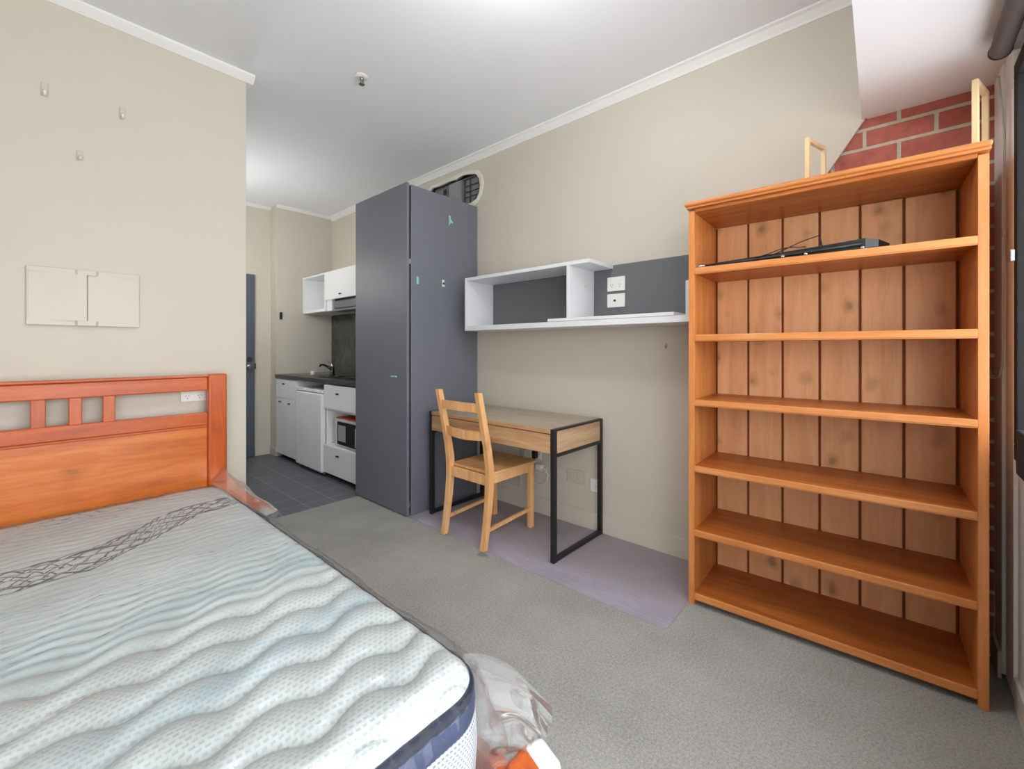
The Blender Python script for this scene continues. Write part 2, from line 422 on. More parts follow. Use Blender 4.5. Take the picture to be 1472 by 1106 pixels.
# entry end wall, with the step towards the kitchen
sbox('wall_entry', (XP, XS, YD, YD+.15, -.1, ZC), M['wall'])
sbox('wall_kitchen', (XS, XR, YK, YD+.15, -.1, ZC), M['wall'])
# right wall: plaster lining with a slanted end, and a broken-out hole above the wardrobe
lining = [(YD+.15, 0), (YD+.15, ZC), (YSOF-.02, ZC), (YSOF-.02, ZSOF), (.10, ZSOF), (.222, 2.05), (.36, 1.86), (.36, 0)]
m = MB(); m.prism(lining, 'x', XR, XR+.014)
wr = struct(m.build('wall_right', M['wall']))
hole = [(3.30, 2.56), (3.27, 2.66), (3.2, 2.695), (3.1, 2.688), (2.98, 2.694), (2.88, 2.69), (2.78, 2.697), (2.70, 2.69), (2.62, 2.668), (2.575, 2.62), (2.562, 2.56), (2.575, 2.50), (2.61, 2.455), (2.68, 2.43), (2.8, 2.425), (3.0, 2.42), (3.2, 2.43), (3.28, 2.47)]
def boolean_cut(o, pts, x0, x1):
    m = MB(); m.prism(pts, 'x', x0, x1); c = m.build('cutter', M['wall'])
    md = o.modifiers.new('b', 'BOOLEAN'); md.operation = 'DIFFERENCE'; md.solver = 'EXACT'; md.object = c
    bpy.context.view_layer.update()
    dg = bpy.context.evaluated_depsgraph_get()
    me = bpy.data.meshes.new_from_object(o.evaluated_get(dg))
    o.modifiers.clear(); o.data = me
    bpy.data.objects.remove(c)
boolean_cut(wr, hole, XR-.1, XR+.1)
# brick behind, lower right end; masonry behind the rest with a void at the duct
m = MB(); m.box(XR+.014, XR+.15, YW-.2, .6, -.1, ZC)
struct(m.build('wall_brick', M['brick']))
m = MB(); m.box(XR+.014, XR+.15, .6, 2.5, -.1, ZC); m.box(XR+.014, XR+.15, 3.4, YD+.15, -.1, ZC)
m.box(XR+.014, XR+.15, 2.5, 3.4, -.1, 2.38); m.box(XR+.014, XR+.15, 2.5, 3.4, 2.74, ZC); m.box(XR+.15, XR+.25, 2.45, 3.45, 2.3, 2.8)
struct(m.build('wall_right_masonry', M['mattedark'])).name = 'wall_right.001'
# ragged plaster lip around the hole
def ring(pts, grow, y0=2.93, z0=2.56):
    out = []
    for i, (a, b) in enumerate(pts):
        v = Vector((a-y0, b-z0)); n = Vector((v.x*.25, v.y)).normalized()
        p0 = Vector(pts[i-1]); p1 = Vector(pts[(i+1)%len(pts)]); tdir = (p1-p0).normalized(); nn = Vector((tdir.y, -tdir.x))
        if nn.dot(v) < 0: nn = -nn
        out.append((a+nn.x*grow, b+nn.y*grow))
    return out
m = MB()
inner = [(a+random.uniform(-.004,.004), b+random.uniform(-.004,.004)) for a, b in ring(hole, -.004)]
outer = [(a+random.uniform(-.005,.005), b+random.uniform(-.004,.004)) for a, b in ring(hole, .034)]
n = len(hole)
V = [[m.bm.verts.new((x, p[0], p[1])) for p in pts] for x, pts in ((XR+.012, inner), (XR-.007, inner), (XR-.007, ring(hole, .018)), (XR-.0002, outer))]
for a, b in zip(V, V[1:]):
    for i in range(n): m.bm.faces.new((a[i], a[(i+1)%n], b[(i+1)%n], b[i]))
o = m.build('trim_1', M['plaster']); struct(o)

# window wall
WX0, WX1, WZ0, WZ1 = -1.45, 2.2, .83, 2.15
m = MB()
m.box(XL, WX0, YW-.2, YW, -.1, ZSOF); m.box(WX1, XR+.014, YW-.2, YW, -.1, ZSOF)
m.box(.995, WX1, YW-.2, YW, -.1, WZ0); m.box(WX0, .995, YW-.2, YW, -.1, .06); m.box(WX0, WX1, YW-.2, YW, WZ1, ZSOF)  # left panels, out of view, run near the floor to admit more light
struct(m.build('wall_window', M['trimw']))  # lighter in colour than the other walls to make up for weak light
m = MB(); m.box(2.205, 2.335, YW, YW+.012, 0.02, ZSOF, bev=.003); m.box(2.352, XR+.01, YW, YW+.02, 0.02, ZSOF, bev=.003)
struct(m.build('trim_2', M['trimw']))
wf = MB()
wf.box(.97, WX1, YW-.06, YW+.012, WZ0, WZ0+.05, bev=.003); wf.box(WX0, 1.02, YW-.06, YW+.012, .06, .11, bev=.003); wf.box(WX0, WX1, YW-.06, YW+.012, WZ1-.05, WZ1, bev=.003)
for x, z in ((WX0, .11), (-.25, .11), (.97, .11), (WX1-.05, WZ0+.05)): wf.box(x, x+.05, YW-.06, YW+.012, z, WZ1-.05, bev=.003)
win = struct(wf.build('window_1', M['frameblack']))
boxobj('window_sill', (1.02, 2.0, YW, YW+.035, .82, .955), M['frameblack'], win, .004)
for a, b, zb in ((WX0+.05, -.25, .11), (-.2, .97, .11), (1.02, WX1-.05, WZ0+.05)):
    boxobj('pane', (a, b, YW-.03, YW-.024, zb, WZ1-.05), M['glass'], win, 0)
boxobj('window_handle', (2.160, 2.172, YW+.012, YW+.026, 1.49, 1.53), M['steel'], win, .003)

# cornices, skirtings, wall joint lines
def cove(name, pts, y0=None, y1=None, x0=None, x1=None):
    m = MB()
    if y0 is not None: m.prism(pts, 'y', y0, y1)
    else: m.prism(pts, 'x', x0, x1)
    return struct(m.build(name, M['trimw']))
cz = ZC-.052
cove('trim_3', [(XR, cz), (XR-.006, cz), (XR-.012, cz+.012), (XR-.035, cz+.036), (XR-.05, cz+.042), (XR-.05, ZC), (XR, ZC)], y0=YSOF, y1=YK)
cove('trim_4', [(YK, cz+.02), (YK-.008, cz+.02), (YK-.03, ZC-.012), (YK-.03, ZC), (YK, ZC)], x0=XS, x1=XR)
cove('trim_5', [(YD, cz+.02), (YD-.008, cz+.02), (YD-.03, ZC-.012), (YD-.03, ZC), (YD, ZC)], x0=XP, x1=XS)
cove('trim_6', [(YB, cz+.008), (YB-.006, cz+.008), (YB-.04, ZC-.012), (YB-.04, ZC), (YB, ZC)], x0=XL, x1=XP+.035)
m = MB(); m.box(XP, XP+.035, YB-.0, YD, cz+.01, ZC, bev=.004); struct(m.build('trim_7', M['trimw']))
m = MB(); m.box(XP, XS, YD-.005, YD, 2.066, 2.072); m.box(XS-.005, XS, YK, YD, 2.066, 2.072); m.box(XS, 2.15, YK-.005, YK, 2.066, 2.072)
struct(m.build('trim_8', M['skirt']))
def skirting(name, b): return sbox(name, b, M['skirt'], None, .002)
skirting('baseboard_right', (XR-.014, XR, .36, 2.6, .0, .115))
skirting('baseboard_entry', (1.70, XS, YD-.012, YD, 0, .09))
skirting('baseboard_kitchen', (XS-.012, XS, YK-.01, YD, 0, .09))
skirting('baseboard_bedhead', (XL, XP, YB-.012, YB, 0, .1))
skirting('baseboard_window', (1.02, 2.2, YW, YW+.012, 0, .1))
skirting('baseboard_window', (2.352, XR, YW+.02, YW+.03, 0, .1))

# entry door
d = MB(); d.box(XP+.03, 1.69, YD-.03, YD-.002, .004, 2.03, bev=.003)
door = struct(d.build('door_1', M['door']))
m = MB(); m.box(XP, XP+.028, YD-.02, YD, 0, 2.045); 
m.build('door_frame', M['wall'], door)
m = MB()
m.tube([(1.635, YD-.03, 1.005), (1.635, YD-.036, 1.005)], .028, 20); m.tube([(1.635, YD-.036, 1.005), (1.635, YD-.075, 1.005)], .01, 12)
m.tube([(1.635, YD-.075, 1.005), (1.60, YD-.078, 1.005), (1.52, YD-.074, 1.0)], .009, 12)
m.build('door_handle', M['chrome'], door, True)
m = MB(); m.tube([(1.635, YD-.03, 1.085), (1.635, YD-.04, 1.085)], .026, 20); m.build('door_lock', M['chrome'], door)
boxobj('door_latch', (1.689, 1.699, YD-.035, YD-.008, .98, 1.04), M['blackpl'], door, .002)

# ------------------------------------------------------------------ bed
bed = thing('bed_frame', 'orange stained wooden bed frame with a slatted panel headboard', 'bed', (-.06, 1.7, 0))
def L(b): return (b[0]+.06, b[1]+.06, b[2]-1.7, b[3]-1.7, b[4], b[5])
HY0, HY1 = 2.78, 2.825
def sym(b): return (-.12-b[1], -.12-b[0], *b[2:])
hb = bpy.data.objects.new('headboard', None)
m = MB(); m.box(*L((-.773, .653, HY0, HY1, .976, 1.048)), bev=.006)
m.build('top_rail', M['bed'], bed)
m = MB(); m.box(*L((-.775, .655, HY0-.006, HY1+.008, 1.048, 1.062)), bev=.004); m.build('cap_rail', M['bed'], bed)
m = MB(); m.box(*L((-.773, .653, HY0, HY1, .79, .857)), bev=.005)
m.box(*L((-.773, .653, HY0+.004, HY1-.005, .778, .79)), bev=.003); m.build('middle_rail', M['bed'], bed)
for b in ((.011, .057), (.127, .170), (.239, .283)):
    for bb in ((b[0], b[1]), (-.12-b[1], -.12-b[0])):
        boxobj('slat', L((bb[0], bb[1], HY0+.006, HY1-.006, .854, .98)), M['bedz'], bed, .003)
boxobj('panel', L((-.773, .653, HY0+.012, HY1-.01, .25, .785)), M['bedpanel'], bed, .002)
for s in (0, 1):
    b = (.653, .742, HY0-.006, HY1+.01, 0, 1.064)
    boxobj('post', L(sym(b) if s else b), M['bedz'], bed, .01, seg=3)
for s in (0, 1):
    b = (.705, .737, .6, 2.78, .12, .255)
    boxobj('side_rail', L(sym(b) if s else b), M['bed'], bed, .004)
boxobj('foot_rail', L((-.82, .70, .585, .615, .1, .265)), M['bed'], bed, .006)
for s in (0, 1):
    b = (.70, .79, .56, .65, 0, .285)
    boxobj('foot_post', L(sym(b) if s else b), M['bedz'], bed, .022, seg=4)
m = MB()
for k in range(14): m.box(*L((-.825, .705, .72+k*.148, .79+k*.148, .172, .188)), bev=.002)
slb = m.build('slat_base', M['palepine'], bed)
m = MB(); m.box(*L((.745, .798, .55, .635, .255, .293)), bev=.016, seg=4, rot=Matrix.Rotation(R(-18), 3, 'Z')); 
fc = m.build('corner_guard', M['foam'], bed, True); fc['label'] = 'white foam guard on the foot corner'

# mattress ----------------------------------------------------------
MX0, MX1, MY0, MY1 = -.82, .70, .695, 2.745
MT = .468; MZ0 = .19; RC = .10
mat = thing('mattress', 'white quilted mattress with navy edge tape and woven navy lines', 'mattress', (0, 0, MZ0))
def sq_map(x, y):
    """map the rectangle to one with rounded corners"""
    cx0, cx1, cy0, cy1 = MX0+RC, MX1-RC, MY0+RC, MY1-RC
    a = (x-cx1)/RC if x > cx1 else ((x-cx0)/RC if x < cx0 else 0)
    b = (y-cy1)/RC if y > cy1 else ((y-cy0)/RC if y < cy0 else 0)
    if a and b:
        a2 = a*math.sqrt(1-b*b/2); b2 = b*math.sqrt(1-a*a/2)
        # full disc map of a square quarter
        x = (cx1 if a > 0 else cx0)+a2*RC; y = (cy1 if b > 0 else cy0)+b2*RC
    return x, y
def phase(y):
    # narrower ribs towards the head
    y1 = 1.34; sp0 = .105; sp1 = .045
    if y < y1: return (y-.71)/sp0
    base = (y1-.71)/sp0
    # spacing shrinks linearly over 25 cm
    n = 24; s = 0; yy = y1; dy = (y-y1)/n
    for k in range(n):
        u = min(1, (yy+dy/2-y1)/.08); s += dy/(sp0+(sp1-sp0)*u); yy += dy
    return base+s
_ph = [phase(MY0-.2+.004*i) for i in range(700)]
def phase_f(y):
    k = (y-(MY0-.2))/.004; k = max(0, min(698.9, k)); i = int(k); return _ph[i]+(_ph[i+1]-_ph[i])*(k-i)
def qphase(x, y):
    th = 2*PI*x/.20 - 2*PI*y*.28/.105*1.0 + 1.1 + .5*math.sin(x*5+y*3)
    wav = .019*(math.sin(th)+.1*math.sin(2*th+.8)) + .012*math.sin(x*4+y*2)
    amp = 1.0 if y < 1.36 else max(.42, 1-(y-1.36)*2.5)
    return phase_f(y - wav*amp)
def qheight(x, y):
    p = qphase(x, y)
    a = abs(math.sin(PI*p))
    wide = 1 if y < 1.36 else max(.85, 1-(y-1.36)*3.5)
    if y > 1.65: wide = max(.32, .85-(y-1.65)*1.5)
    h = .021*wide*(a**.55)
    # cross tufts
    h += .0022*math.sin(x*23+math.sin(y*9)*1.4)*math.sin(y*17+x*4)
    h += .004*math.sin(x*3.1+1)*math.sin(y*2.3)
    return h
def edge_d(x, y): return min(x-MX0, MX1-x, y-MY0, MY1-y)
NX, NY = 250, 400
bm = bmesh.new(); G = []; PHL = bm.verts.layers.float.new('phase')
for j in range(NY+1):
    row = []
    for i in range(NX+1):
        x0 = MX0+(MX1-MX0)*i/NX; y0 = MY0+(MY1-MY0)*j/NY
        # tighter sampling near the rim is not needed: soft shoulder
        x, y = sq_map(x0, y0)
        e = edge_d(x0, y0)
        t = min(1, e/.07); sh = math.sqrt(max(0, 1-(1-t)**2))
        z = MT-.03+.03*sh + qheight(x, y)*min(1, e/.04)
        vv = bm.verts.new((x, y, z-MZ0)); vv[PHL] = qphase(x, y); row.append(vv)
    G.append(row)
for j in range(NY):
    for i in range(NX):
        f = bm.faces.new((G[j][i], G[j][i+1], G[j+1][i+1], G[j+1][i])); f.smooth = True
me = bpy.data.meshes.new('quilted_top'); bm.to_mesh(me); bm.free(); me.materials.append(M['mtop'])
o = bpy.data.objects.new('quilted_top', me); COL.objects.link(o); o.parent = mat
def outline(grow=0, n=14):
    pts = []
    for cx, cy, a0 in ((MX1-RC, MY1-RC, 0), (MX0+RC, MY1-RC, 90), (MX0+RC, MY0+RC, 180), (MX1-RC, MY0+RC, 270)):
        for k in range(n+1):
            a = R(a0+90*k/n); pts.append((cx+math.cos(a)*(RC+grow), cy+math.sin(a)*(RC+grow)))
    return pts
def rim(name, prof, mat_, parent):
    """prof: list of (grow, z)"""
    bm = bmesh.new(); rows = []
    for g, z in prof: rows.append([bm.verts.new((x, y, z-MZ0)) for x, y in outline(g)])
    n = len(rows[0])
    for a, b in zip(rows, rows[1:]):
        for i in range(n):
            f = bm.faces.new((a[i], a[(i+1)%n], b[(i+1)%n], b[i])); f.smooth = True
    bmesh.ops.recalc_face_normals(bm, faces=bm.faces[:])
    me = bpy.data.meshes.new(name); bm.to_mesh(me); bm.free(); me.materials.append(mat_)
    o = bpy.data.objects.new(name, me); COL.objects.link(o); o.parent = parent; return o
zt = MT-.03
rim('edge_piping', [(-.012, zt+.004), (-.004, zt+.009), (.006, zt+.007), (.011, zt-.003), (.009, zt-.014), (.003, zt-.02)], M['navydark'], mat)
rim('edge_tape', [(.004, zt-.018), (.008, zt-.022), (.013, zt-.035), (.012, zt-.052), (.009, zt-.06)], M['navy'], mat)
rim('side_panel', [(.008, zt-.058), (.014, zt-.075), (.017, zt-.13), (.014, zt-.19), (.006, MZ0+.02), (-.01, MZ0+.002), (-.3, MZ0+.002)], M['mside'], mat)
rim('edge_piping', [(.006, MZ0+.03), (.014, MZ0+.024), (.016, MZ0+.014), (.008, MZ0+.004), (-.01, MZ0+.001)], M['navydark'], mat)

# plastic bag over the mattress --------------------------------------
from mathutils import noise as mn
def ridge(x, y, z=0):
    v = mn.noise(Vector((x, y, z))); return 1-min(1, abs(v)*3.0)
def wrinkle(x, y):
    # pulls running along the length, fanning out at the head; shallow
    h = .0045*ridge(x*9+.6*math.sin(y*2), y*1.2, 3)**3
    for fx, fy in ((.0, 2.80), (.15, 2.82), (.46, 2.84), (-.35, 2.8)):
        rr = math.hypot(x-fx, y-fy); an = math.atan2(x-fx, fy-y)
        h += .020*min(1, rr/.10)*max(0, min(1, (2.72-y)/.10))*math.exp(-rr/.26)*ridge(an*5.5, rr*1.0, fx*10)**2
    h += .004*ridge(x*4+y*3, y*5-x*3, 5)**4
    h += .006*max(0, 1-(y-MY0)/.18)*ridge(x*22, y*4, 1)**2
    return h
bm = bmesh.new()
OV = .22   # overhang length
us = [MX0-.05 + (MX1+OV-(MX0-.05))*i/230 for i in range(231)]
vs = [MY0-OV + (MY1-.0-(MY0-OV))*j/260 for j in range(261)]
G = []
for v in vs:
    row = []
    for u in us:
        ex = max(0, u-MX1); ey = max(0, MY0-v)
        x = min(u, MX1+.016*min(1, ex/.02)); y = max(v, MY0-.016*min(1, ey/.02))
        if x < MX0: x = MX0-.01
        ux, vy = min(max(x, MX0), MX1), min(max(y, MY0), MY1)
        e = edge_d(ux, vy); t = min(1, e/.07); sh = math.sqrt(max(0, 1-(1-t)**2))
        qx, qy = sq_map(ux, vy)
        top = MT-.03+.03*sh + qheight(qx, qy)*min(1, e/.04)*.6+.0085*min(1, .35+e/.03) + wrinkle(qx, qy)
        top = max(top, MT-.03+.03*sh + qheight(qx, qy)*min(1, e/.04)+.0025)
        drop = max(ex, ey) if not (ex and ey) else math.hypot(ex, ey)*.85
        z = top - max(0, drop-.02)
        fl = max(0, drop)
        nx = qx + (x-ux) ; ny = qy + (y-vy)
        bulge = .020*min(1, fl/.05)+ .018*math.sin(u*14+v*11)*min(1, fl/.1) + .05*mn.noise(Vector((u*4, v*4, 2)))*min(1, fl/.12)
        bulge = max(.006*min(1, fl/.03), bulge)
        if ex and not ey: nx += bulge + .012*min(1, fl/.05)
        elif ey and not ex: ny -= bulge
        elif ex and ey: nx += bulge*.75+.006; ny -= bulge*.75
        z = max(z, .2+.03*mn.noise(Vector((u*6, v*6, 0))))
        row.append(bm.verts.new((nx, ny, z)))
    G.append(row)
for j in range(len(vs)-1):
    for i in range(len(us)-1):
        f = bm.faces.new((G[j][i], G[j][i+1], G[j+1][i+1], G[j+1][i])); f.smooth = True
# gathered flares of slack film
def flare(root, tip, mid, nu=22, nv=22, crk=.02, seed=0):
    """root: two points of the edge the flare leaves; tip: two points of its free edge"""
    g = []
    for j in range(nv+1):
        b = j/nv; row = []
        for i in range(nu+1):
            a = i/nu
            p0 = Vector(root[0]).lerp(Vector(root[1]), b); p1 = Vector(tip[0]).lerp(Vector(tip[1]), b)
            p = p0.lerp(p1, a) + Vector(mid)*(4*a*(1-a))
            w = math.sin(b*PI*5+a*1.2)*crk*a*.6 + .02*mn.noise(Vector((a*2.5, b*5, seed)))*a
            p += Vector((w*.7, w*.7, mn.noise(Vector((a*3, b*4, seed+4)))*.02*a))
            row.append(bm.verts.new(p))
        g.append(row)
    for j in range(nv):
        for i in range(nu):
            f = bm.faces.new((g[j][i], g[j][i+1], g[j+1][i+1], g[j+1][i])); f.smooth = True; f.material_index = 1
flare(((.70, .78, .462), (.70, .72, .24)), ((.855, .625, .315), (.80, .62, .25)), (.012, .02, .03), crk=.022, seed=1)
flare(((.70, .73, .455), (.67, .70, .23)), ((.815, .63, .33), (.76, .60, .25)), (.01, -.005, .01), crk=.028, seed=7)
flare(((.66, 2.76, .475), (.712, 2.10, .455)), ((.70, 2.765, .55), (.745, 2.10, .43)), (.035, 0, .02), nu=10, nv=40, crk=.008, seed=11)
me = bpy.data.meshes.new('plastic_wrap'); bm.to_mesh(me); bm.free(); me.materials.append(M['film']); me.materials.append(M['slack'])
o = bpy.data.objects.new('plastic_wrap', me); COL.objects.link(o)
tag(o, 'clear crinkled plastic wrap draped over the quilted mattress', 'plastic wrap')

# ------------------------------------------------------------------ things on the bed-head wall
hc = thing('wall_panel', 'wide beige plastic wall cover with a centre seam above the headboard', 'wall panel', (.19, YB, 1.44))
m = MB(); m.box(-.192, .192, -.010, 0, -.132, .132, bev=.006, seg=3); m.build('back_plate', M['beigeplastic'], hc)
for s in (-1, 1):
    m = MB(); 
    N = 14
    pts = []
    for k in range(N+1):
        u = k/N; x = s*(.004 if s > 0 else .0005) + s*(.186-.002)*u
        yy = -.011-.016*(math.cos(u*PI/2)**(2.2 if s < 0 else 1.2))*(1 if s < 0 else .45)
        pts.append((x, yy))
    pts += [(s*.186, -.009), (s*.002, -.009)]
    m.prism(pts, 'z', -.108, .108, bev=0)
    c = m.build('cover', M['beigeplastic'], hc); smooth_angle(c, 40)
for z0, z1 in ((.108, .13), (-.13, -.108)):
    m = MB(); m.prism([(-.19, -.009), (-.19, -.014), (-.04, -.016), (-.03, -.024), (.03, -.024), (.04, -.016), (.19, -.014), (.19, -.009)], 'z', z0, z1)
    m.build('edge_strip', M['beigeplastic'], hc)

def wall_clip(name, x, z, label, h=.06):
    t = thing(name, label, 'hook', (x, YB, z))
    boxobj('backing', (-.011, .011, -.005, 0, -h/2, h/2), M['beigeplastic'], t, .002)
    m = MB(); m.tube([(0, -.005, -.006), (0, -.014, -.012), (0, -.016, -h*.38), (0, -.02, -h*.48), (0, -.026, -h*.36)], [.006, .006, .006, .005, .004], 8); m.build('hook_arm', M['plastic'], t, True)
wall_clip('wall_hook', .055, 2.371, 'small white adhesive hook high on the wall, leftmost of three')
wall_clip('wall_hook', .317, 2.372, 'small white adhesive hook high on the wall, rightmost of three')
wall_clip('wall_hook', .168, 2.112, 'small faint white adhesive hook, lowest of the three above the bed', .04)

def outlet(name, label, loc, rz, w=.115, h=.072, kind='double', cat='outlet'):
    """plate faces local -y"""
    t = thing(name, label, cat, loc, rz)
    pm = M['beigeplastic'] if kind in ('blank2', 'none') else M['plastic']
    boxobj('face_plate', (-w/2, w/2, -.009, 0, -h/2, h/2), pm, t, .003)
    def slots(cx, cz, sc=1):
        m = MB()
        for dx, dz, a in ((-.007, .004, 30), (.007, .004, -30), (0, -.009, 0)):
            m.box(cx+dx*sc-.0012, cx+dx*sc+.0012, -.0096, -.0088, cz+dz*sc-.004, cz+dz*sc+.004, rot=Matrix.Rotation(R(a), 3, 'Y'))
        m.build('socket', M['blackpl'], t)
    if kind == 'double':
        for s in (-1, 1):
            slots(s*.028, -.008)
            boxobj('rocker_switch', (s*.028-.006, s*.028+.006, -.0125, -.008, .016, .027), M['plastic'], t, .0015)
    elif kind == 'single':
        slots(0, -.004, 1.1); boxobj('rocker_switch', (.012, .024, -.0125, -.008, .014, .026), M['plastic'], t, .0015)
    elif kind == 'data':
        boxobj('socket', (-.016, .001, -.0098, -.008, -.006, .006), M['blackpl'], t, .0006)
        boxobj('shutter', (.001, .018, -.0105, -.008, -.007, .007), M['plastic'], t, .001)
    elif kind == 'blank2':
        for s in (-1, 1): boxobj('module', (s*.026-.018, s*.026+.018, -.0125, -.008, -.024, .024), pm, t, .002)
    return t
outlet('power_outlet', 'white double power outlet seen through the headboard gap', (.607, YB, .95), 0, .115, .072)

# ------------------------------------------------------------------ ceiling sprinkler
sp = thing('sprinkler_head', 'small chrome sprinkler head on the ceiling', 'sprinkler', (1.323, 2.369, ZC))
m = MB(); m.tube([(0,0,0), (0,0,-.004), (0,0,-.008)], [.038, .036, .02], 24); m.build('escutcheon', M['plastic'], sp, True)
m = MB(); m.tube([(0,0,-.006), (0,0,-.02), (0,0,-.021), (0,0,-.04)], [.012, .011, .007, .006], 14)
for s in (-1, 1): m.tube([(s*.008, 0, -.018), (s*.014, 0, -.028), (s*.008, 0, -.043), (0, 0, -.046)], .0022, 6)
m.build('frame', M['steel'], sp, True)
m = MB(); m.tube([(0,0,-.046), (0,0,-.0485)], .017, 16); m.build('deflector', M['steel'], sp)

# ------------------------------------------------------------------ wardrobe
wd = thing('wardrobe', 'tall charcoal grey wardrobe between kitchenette and desk', 'wardrobe', (2.15, 2.95, 0))
def W(b): return (b[0]-2.15, b[1]-2.15, b[2]-2.95, b[3]-2.95, b[4], b[5])
boxobj('carcass', W((1.838, 2.495, 2.602, 3.31, 0.0, 2.385)), M['wardrobe'], wd, .002)
boxobj('recess_strip', W((1.820, 1.838, 2.612, 3.30, 0.02, 2.375)), M['gap'], wd, 0)
dr = boxobj('door', W((1.797, 1.820, 2.598, 3.314, .008, 2.392)), M['wardrobe'], wd, .002)
h = boxobj('handle', W((1.789, 1.7972, 2.72, 2.785, .992, 1.004)), M['mint'], dr, .002); h['label'] = 'mint green handle tab'
for z in (1.83, .085): boxobj('hinge', W((1.818, 1.836, 2.600, 2.612, z-.02, z+.02)), M['chrome'], wd, .002)
def side_hook(name, x, z, label, matk, kind):
    t = thing(name, label, 'hook', (x, 2.602, z))
    boxobj('backing', (-.010, .010, -.006, 0, -.028, .028), M[matk], t, .003)
    if kind == 1:
        m = MB(); m.prism([(-.011, -.004), (.004, -.004), (.026, -.02), (.022, -.035), (.004, -.03), (-.011, -.055)], 'y', -.012, -.003)
        m.build('holder', M[matk], t)
    if kind == 2:
        m = MB(); m.box(-.007, .007, -.010, -.005, -.008, .006, bev=.001); m.build('slot', M['blackpl'], t)
        m = MB(); m.tube([(0, -.006, -.012), (0, -.016, -.016), (0, -.018, -.026), (0, -.024, -.022)], .004, 8); m.build('hook_arm', M[matk], t, True)
side_hook('wall_hook', 2.195, 2.215, 'mint green hook near the top of the charcoal wardrobe side', 'mint', 1)
side_hook('wall_hook', 1.892, 1.70, 'small pale green adhesive strip near the wardrobe front edge', 'mint', 0)
side_hook('wall_hook', 2.13, 1.705, 'white hook with dark slot on the wardrobe side', 'plastic', 2)

# air duct box inside the broken wall hole
du = thing('air_duct', 'grey metal air duct in a broken wall hole above the wardrobe', 'duct', (XR+.06, 2.9, 2.39))
m = MB(); m.box(-.02, .07, -.30, .32, .02, .30, bev=.004); m.build('duct_body', M['ductgrey'], du)
m = MB()
for a, b, c, d_ in ((-.29, -.285, .05, .28), (-.108, -.10, .05, .28), (-.29, -.10, .274, .28), (-.29, -.10, .05, .055), (-.29, -.10, .120, .1225), (-.29, -.10, .165, .1675), (-.29, -.10, .215, .2175), (-.175, -.1735, .05, .28)):
    m.box(-.034, -.02, a, b, c, d_)
m.build('grille', M['mattedark'], du)
boxobj('duct_flange', (-.045, -.02, -.06, .09, .03, .285), M['ductlight'], du, .003)
m = MB(); m.box(-.05, -.046, .12, .16, .20, .25)
m.tube([(-.055, -.32, .29), (-.06, -.1, .302), (-.055, .1, .29), (-.06, .3, .27)], .004, 6)
m.tube([(-.055, -.31, .28), (-.058, -.325, .2), (-.055, -.3, .1), (-.055, -.24, .06)], .004, 6)
m.build('cable', M['blackpl'], du)

# ------------------------------------------------------------------ wall shelf
SX = 2.2; SB = 2.488
bp = boxobj('back_board', (SB, XR-.0005, .70, 2.425, 1.355, 1.735), M['backpanel'], None, .001)
tag(bp, 'dark grey board on the wall behind the white shelf unit', 'board')
m = MB()
for y, z in ((2.25, 1.6), (1.72, 1.68), (1.72, 1.5), (1.1, 1.70)): pass
ws = thing('wall_shelf', 'white box wall shelf unit mounted on a grey board', 'shelf', (SB, 1.6, 1.337))
def S(b): return (b[0]-SB, b[1]-SB, b[2]-1.6, b[3]-1.6, b[4]-1.337, b[5]-1.337)
boxobj('top_panel', S((SX, SB, 1.345, 2.432, 1.712, 1.735)), M['white'], ws, .002)
boxobj('bottom_panel', S((SX, SB, .74, 2.432, 1.337, 1.372)), M['white'], ws, .002)
boxobj('side_panel', S((SX, SB, 2.41, 2.432, 1.372, 1.712)), M['white'], ws, .0015)
boxobj('divider', S((SX, SB, 1.485, 1.507, 1.39, 1.712)), M['white'], ws, .0015)
boxobj('end_panel', S((SX, SB, .765, .787, 1.372, 1.545)), M['white'], ws, .0015)
boxobj('shelf_board', S((SX-.003, SB, .845, 1.65, 1.3725, 1.391)), M['white'], ws, .0015)
hk = MB(); hk.tube([(SX+.17-SB, 1.484-1.6, .265), (SX+.17-SB, 1.465-1.6, .262), (SX+.17-SB, 1.46-1.6, .245), (SX+.17-SB, 1.452-1.6, .25)], .003, 8)
hk.tube([(SX+.20-SB, 1.484-1.6, .265), (SX+.20-SB, 1.465-1.6, .262), (SX+.20-SB, 1.46-1.6, .245), (SX+.20-SB, 1.452-1.6, .25)], .003, 8)
hk.box(SX+.15-SB, SX+.22-SB, 1.481-1.6, 1.485-1.6, .25, .28, bev=.001)
hk.build('double_hook', M['plastic'], ws)
RZ = -PI/2   # plates on the right wall face -x
outlet('power_outlet', 'white double power outlet on the grey board, upper plate', (SB, 1.322, 1.613), RZ, .122, .09, 'double')
outlet('data_outlet', 'white data outlet on the grey board, below the power outlet', (SB, 1.322, 1.508), RZ, .122, .086, 'data')
# low plates behind the desk
outlet('data_outlet', 'white twin data plate low on the wall under the desk', (XR, 1.625, .33), RZ, .15, .085, 'blank2')
outlet('power_outlet', 'white power outlet beside the right rear desk leg', (XR, 1.475, .298), RZ, .085, .085, 'single')
outlet('wall_plate', 'blank wall plate low on the wall behind the chair', (XR, 2.19, .20), RZ, .13, .085, 'none', cat='outlet')
outlet('power_outlet', 'white double power outlet with a plug under the desk', (XR, 1.985, .43), RZ, .115, .075, 'double')
cd = boxobj('cable_duct', (XR-.018, XR-.0005, 2.10, 2.132, .30, .60), M['conduit'], None, .002)
tag(cd, 'grey vertical cable duct on the wall behind the desk', 'duct')
ad = thing('power_adaptor', 'black power adaptor hanging below the desk drawer', 'adaptor', (XR-.06, 1.945, .43))
boxobj('adaptor_body', (-.02, .02, -.014, .014, -.02, .045), M['blackpl'], ad, .004)
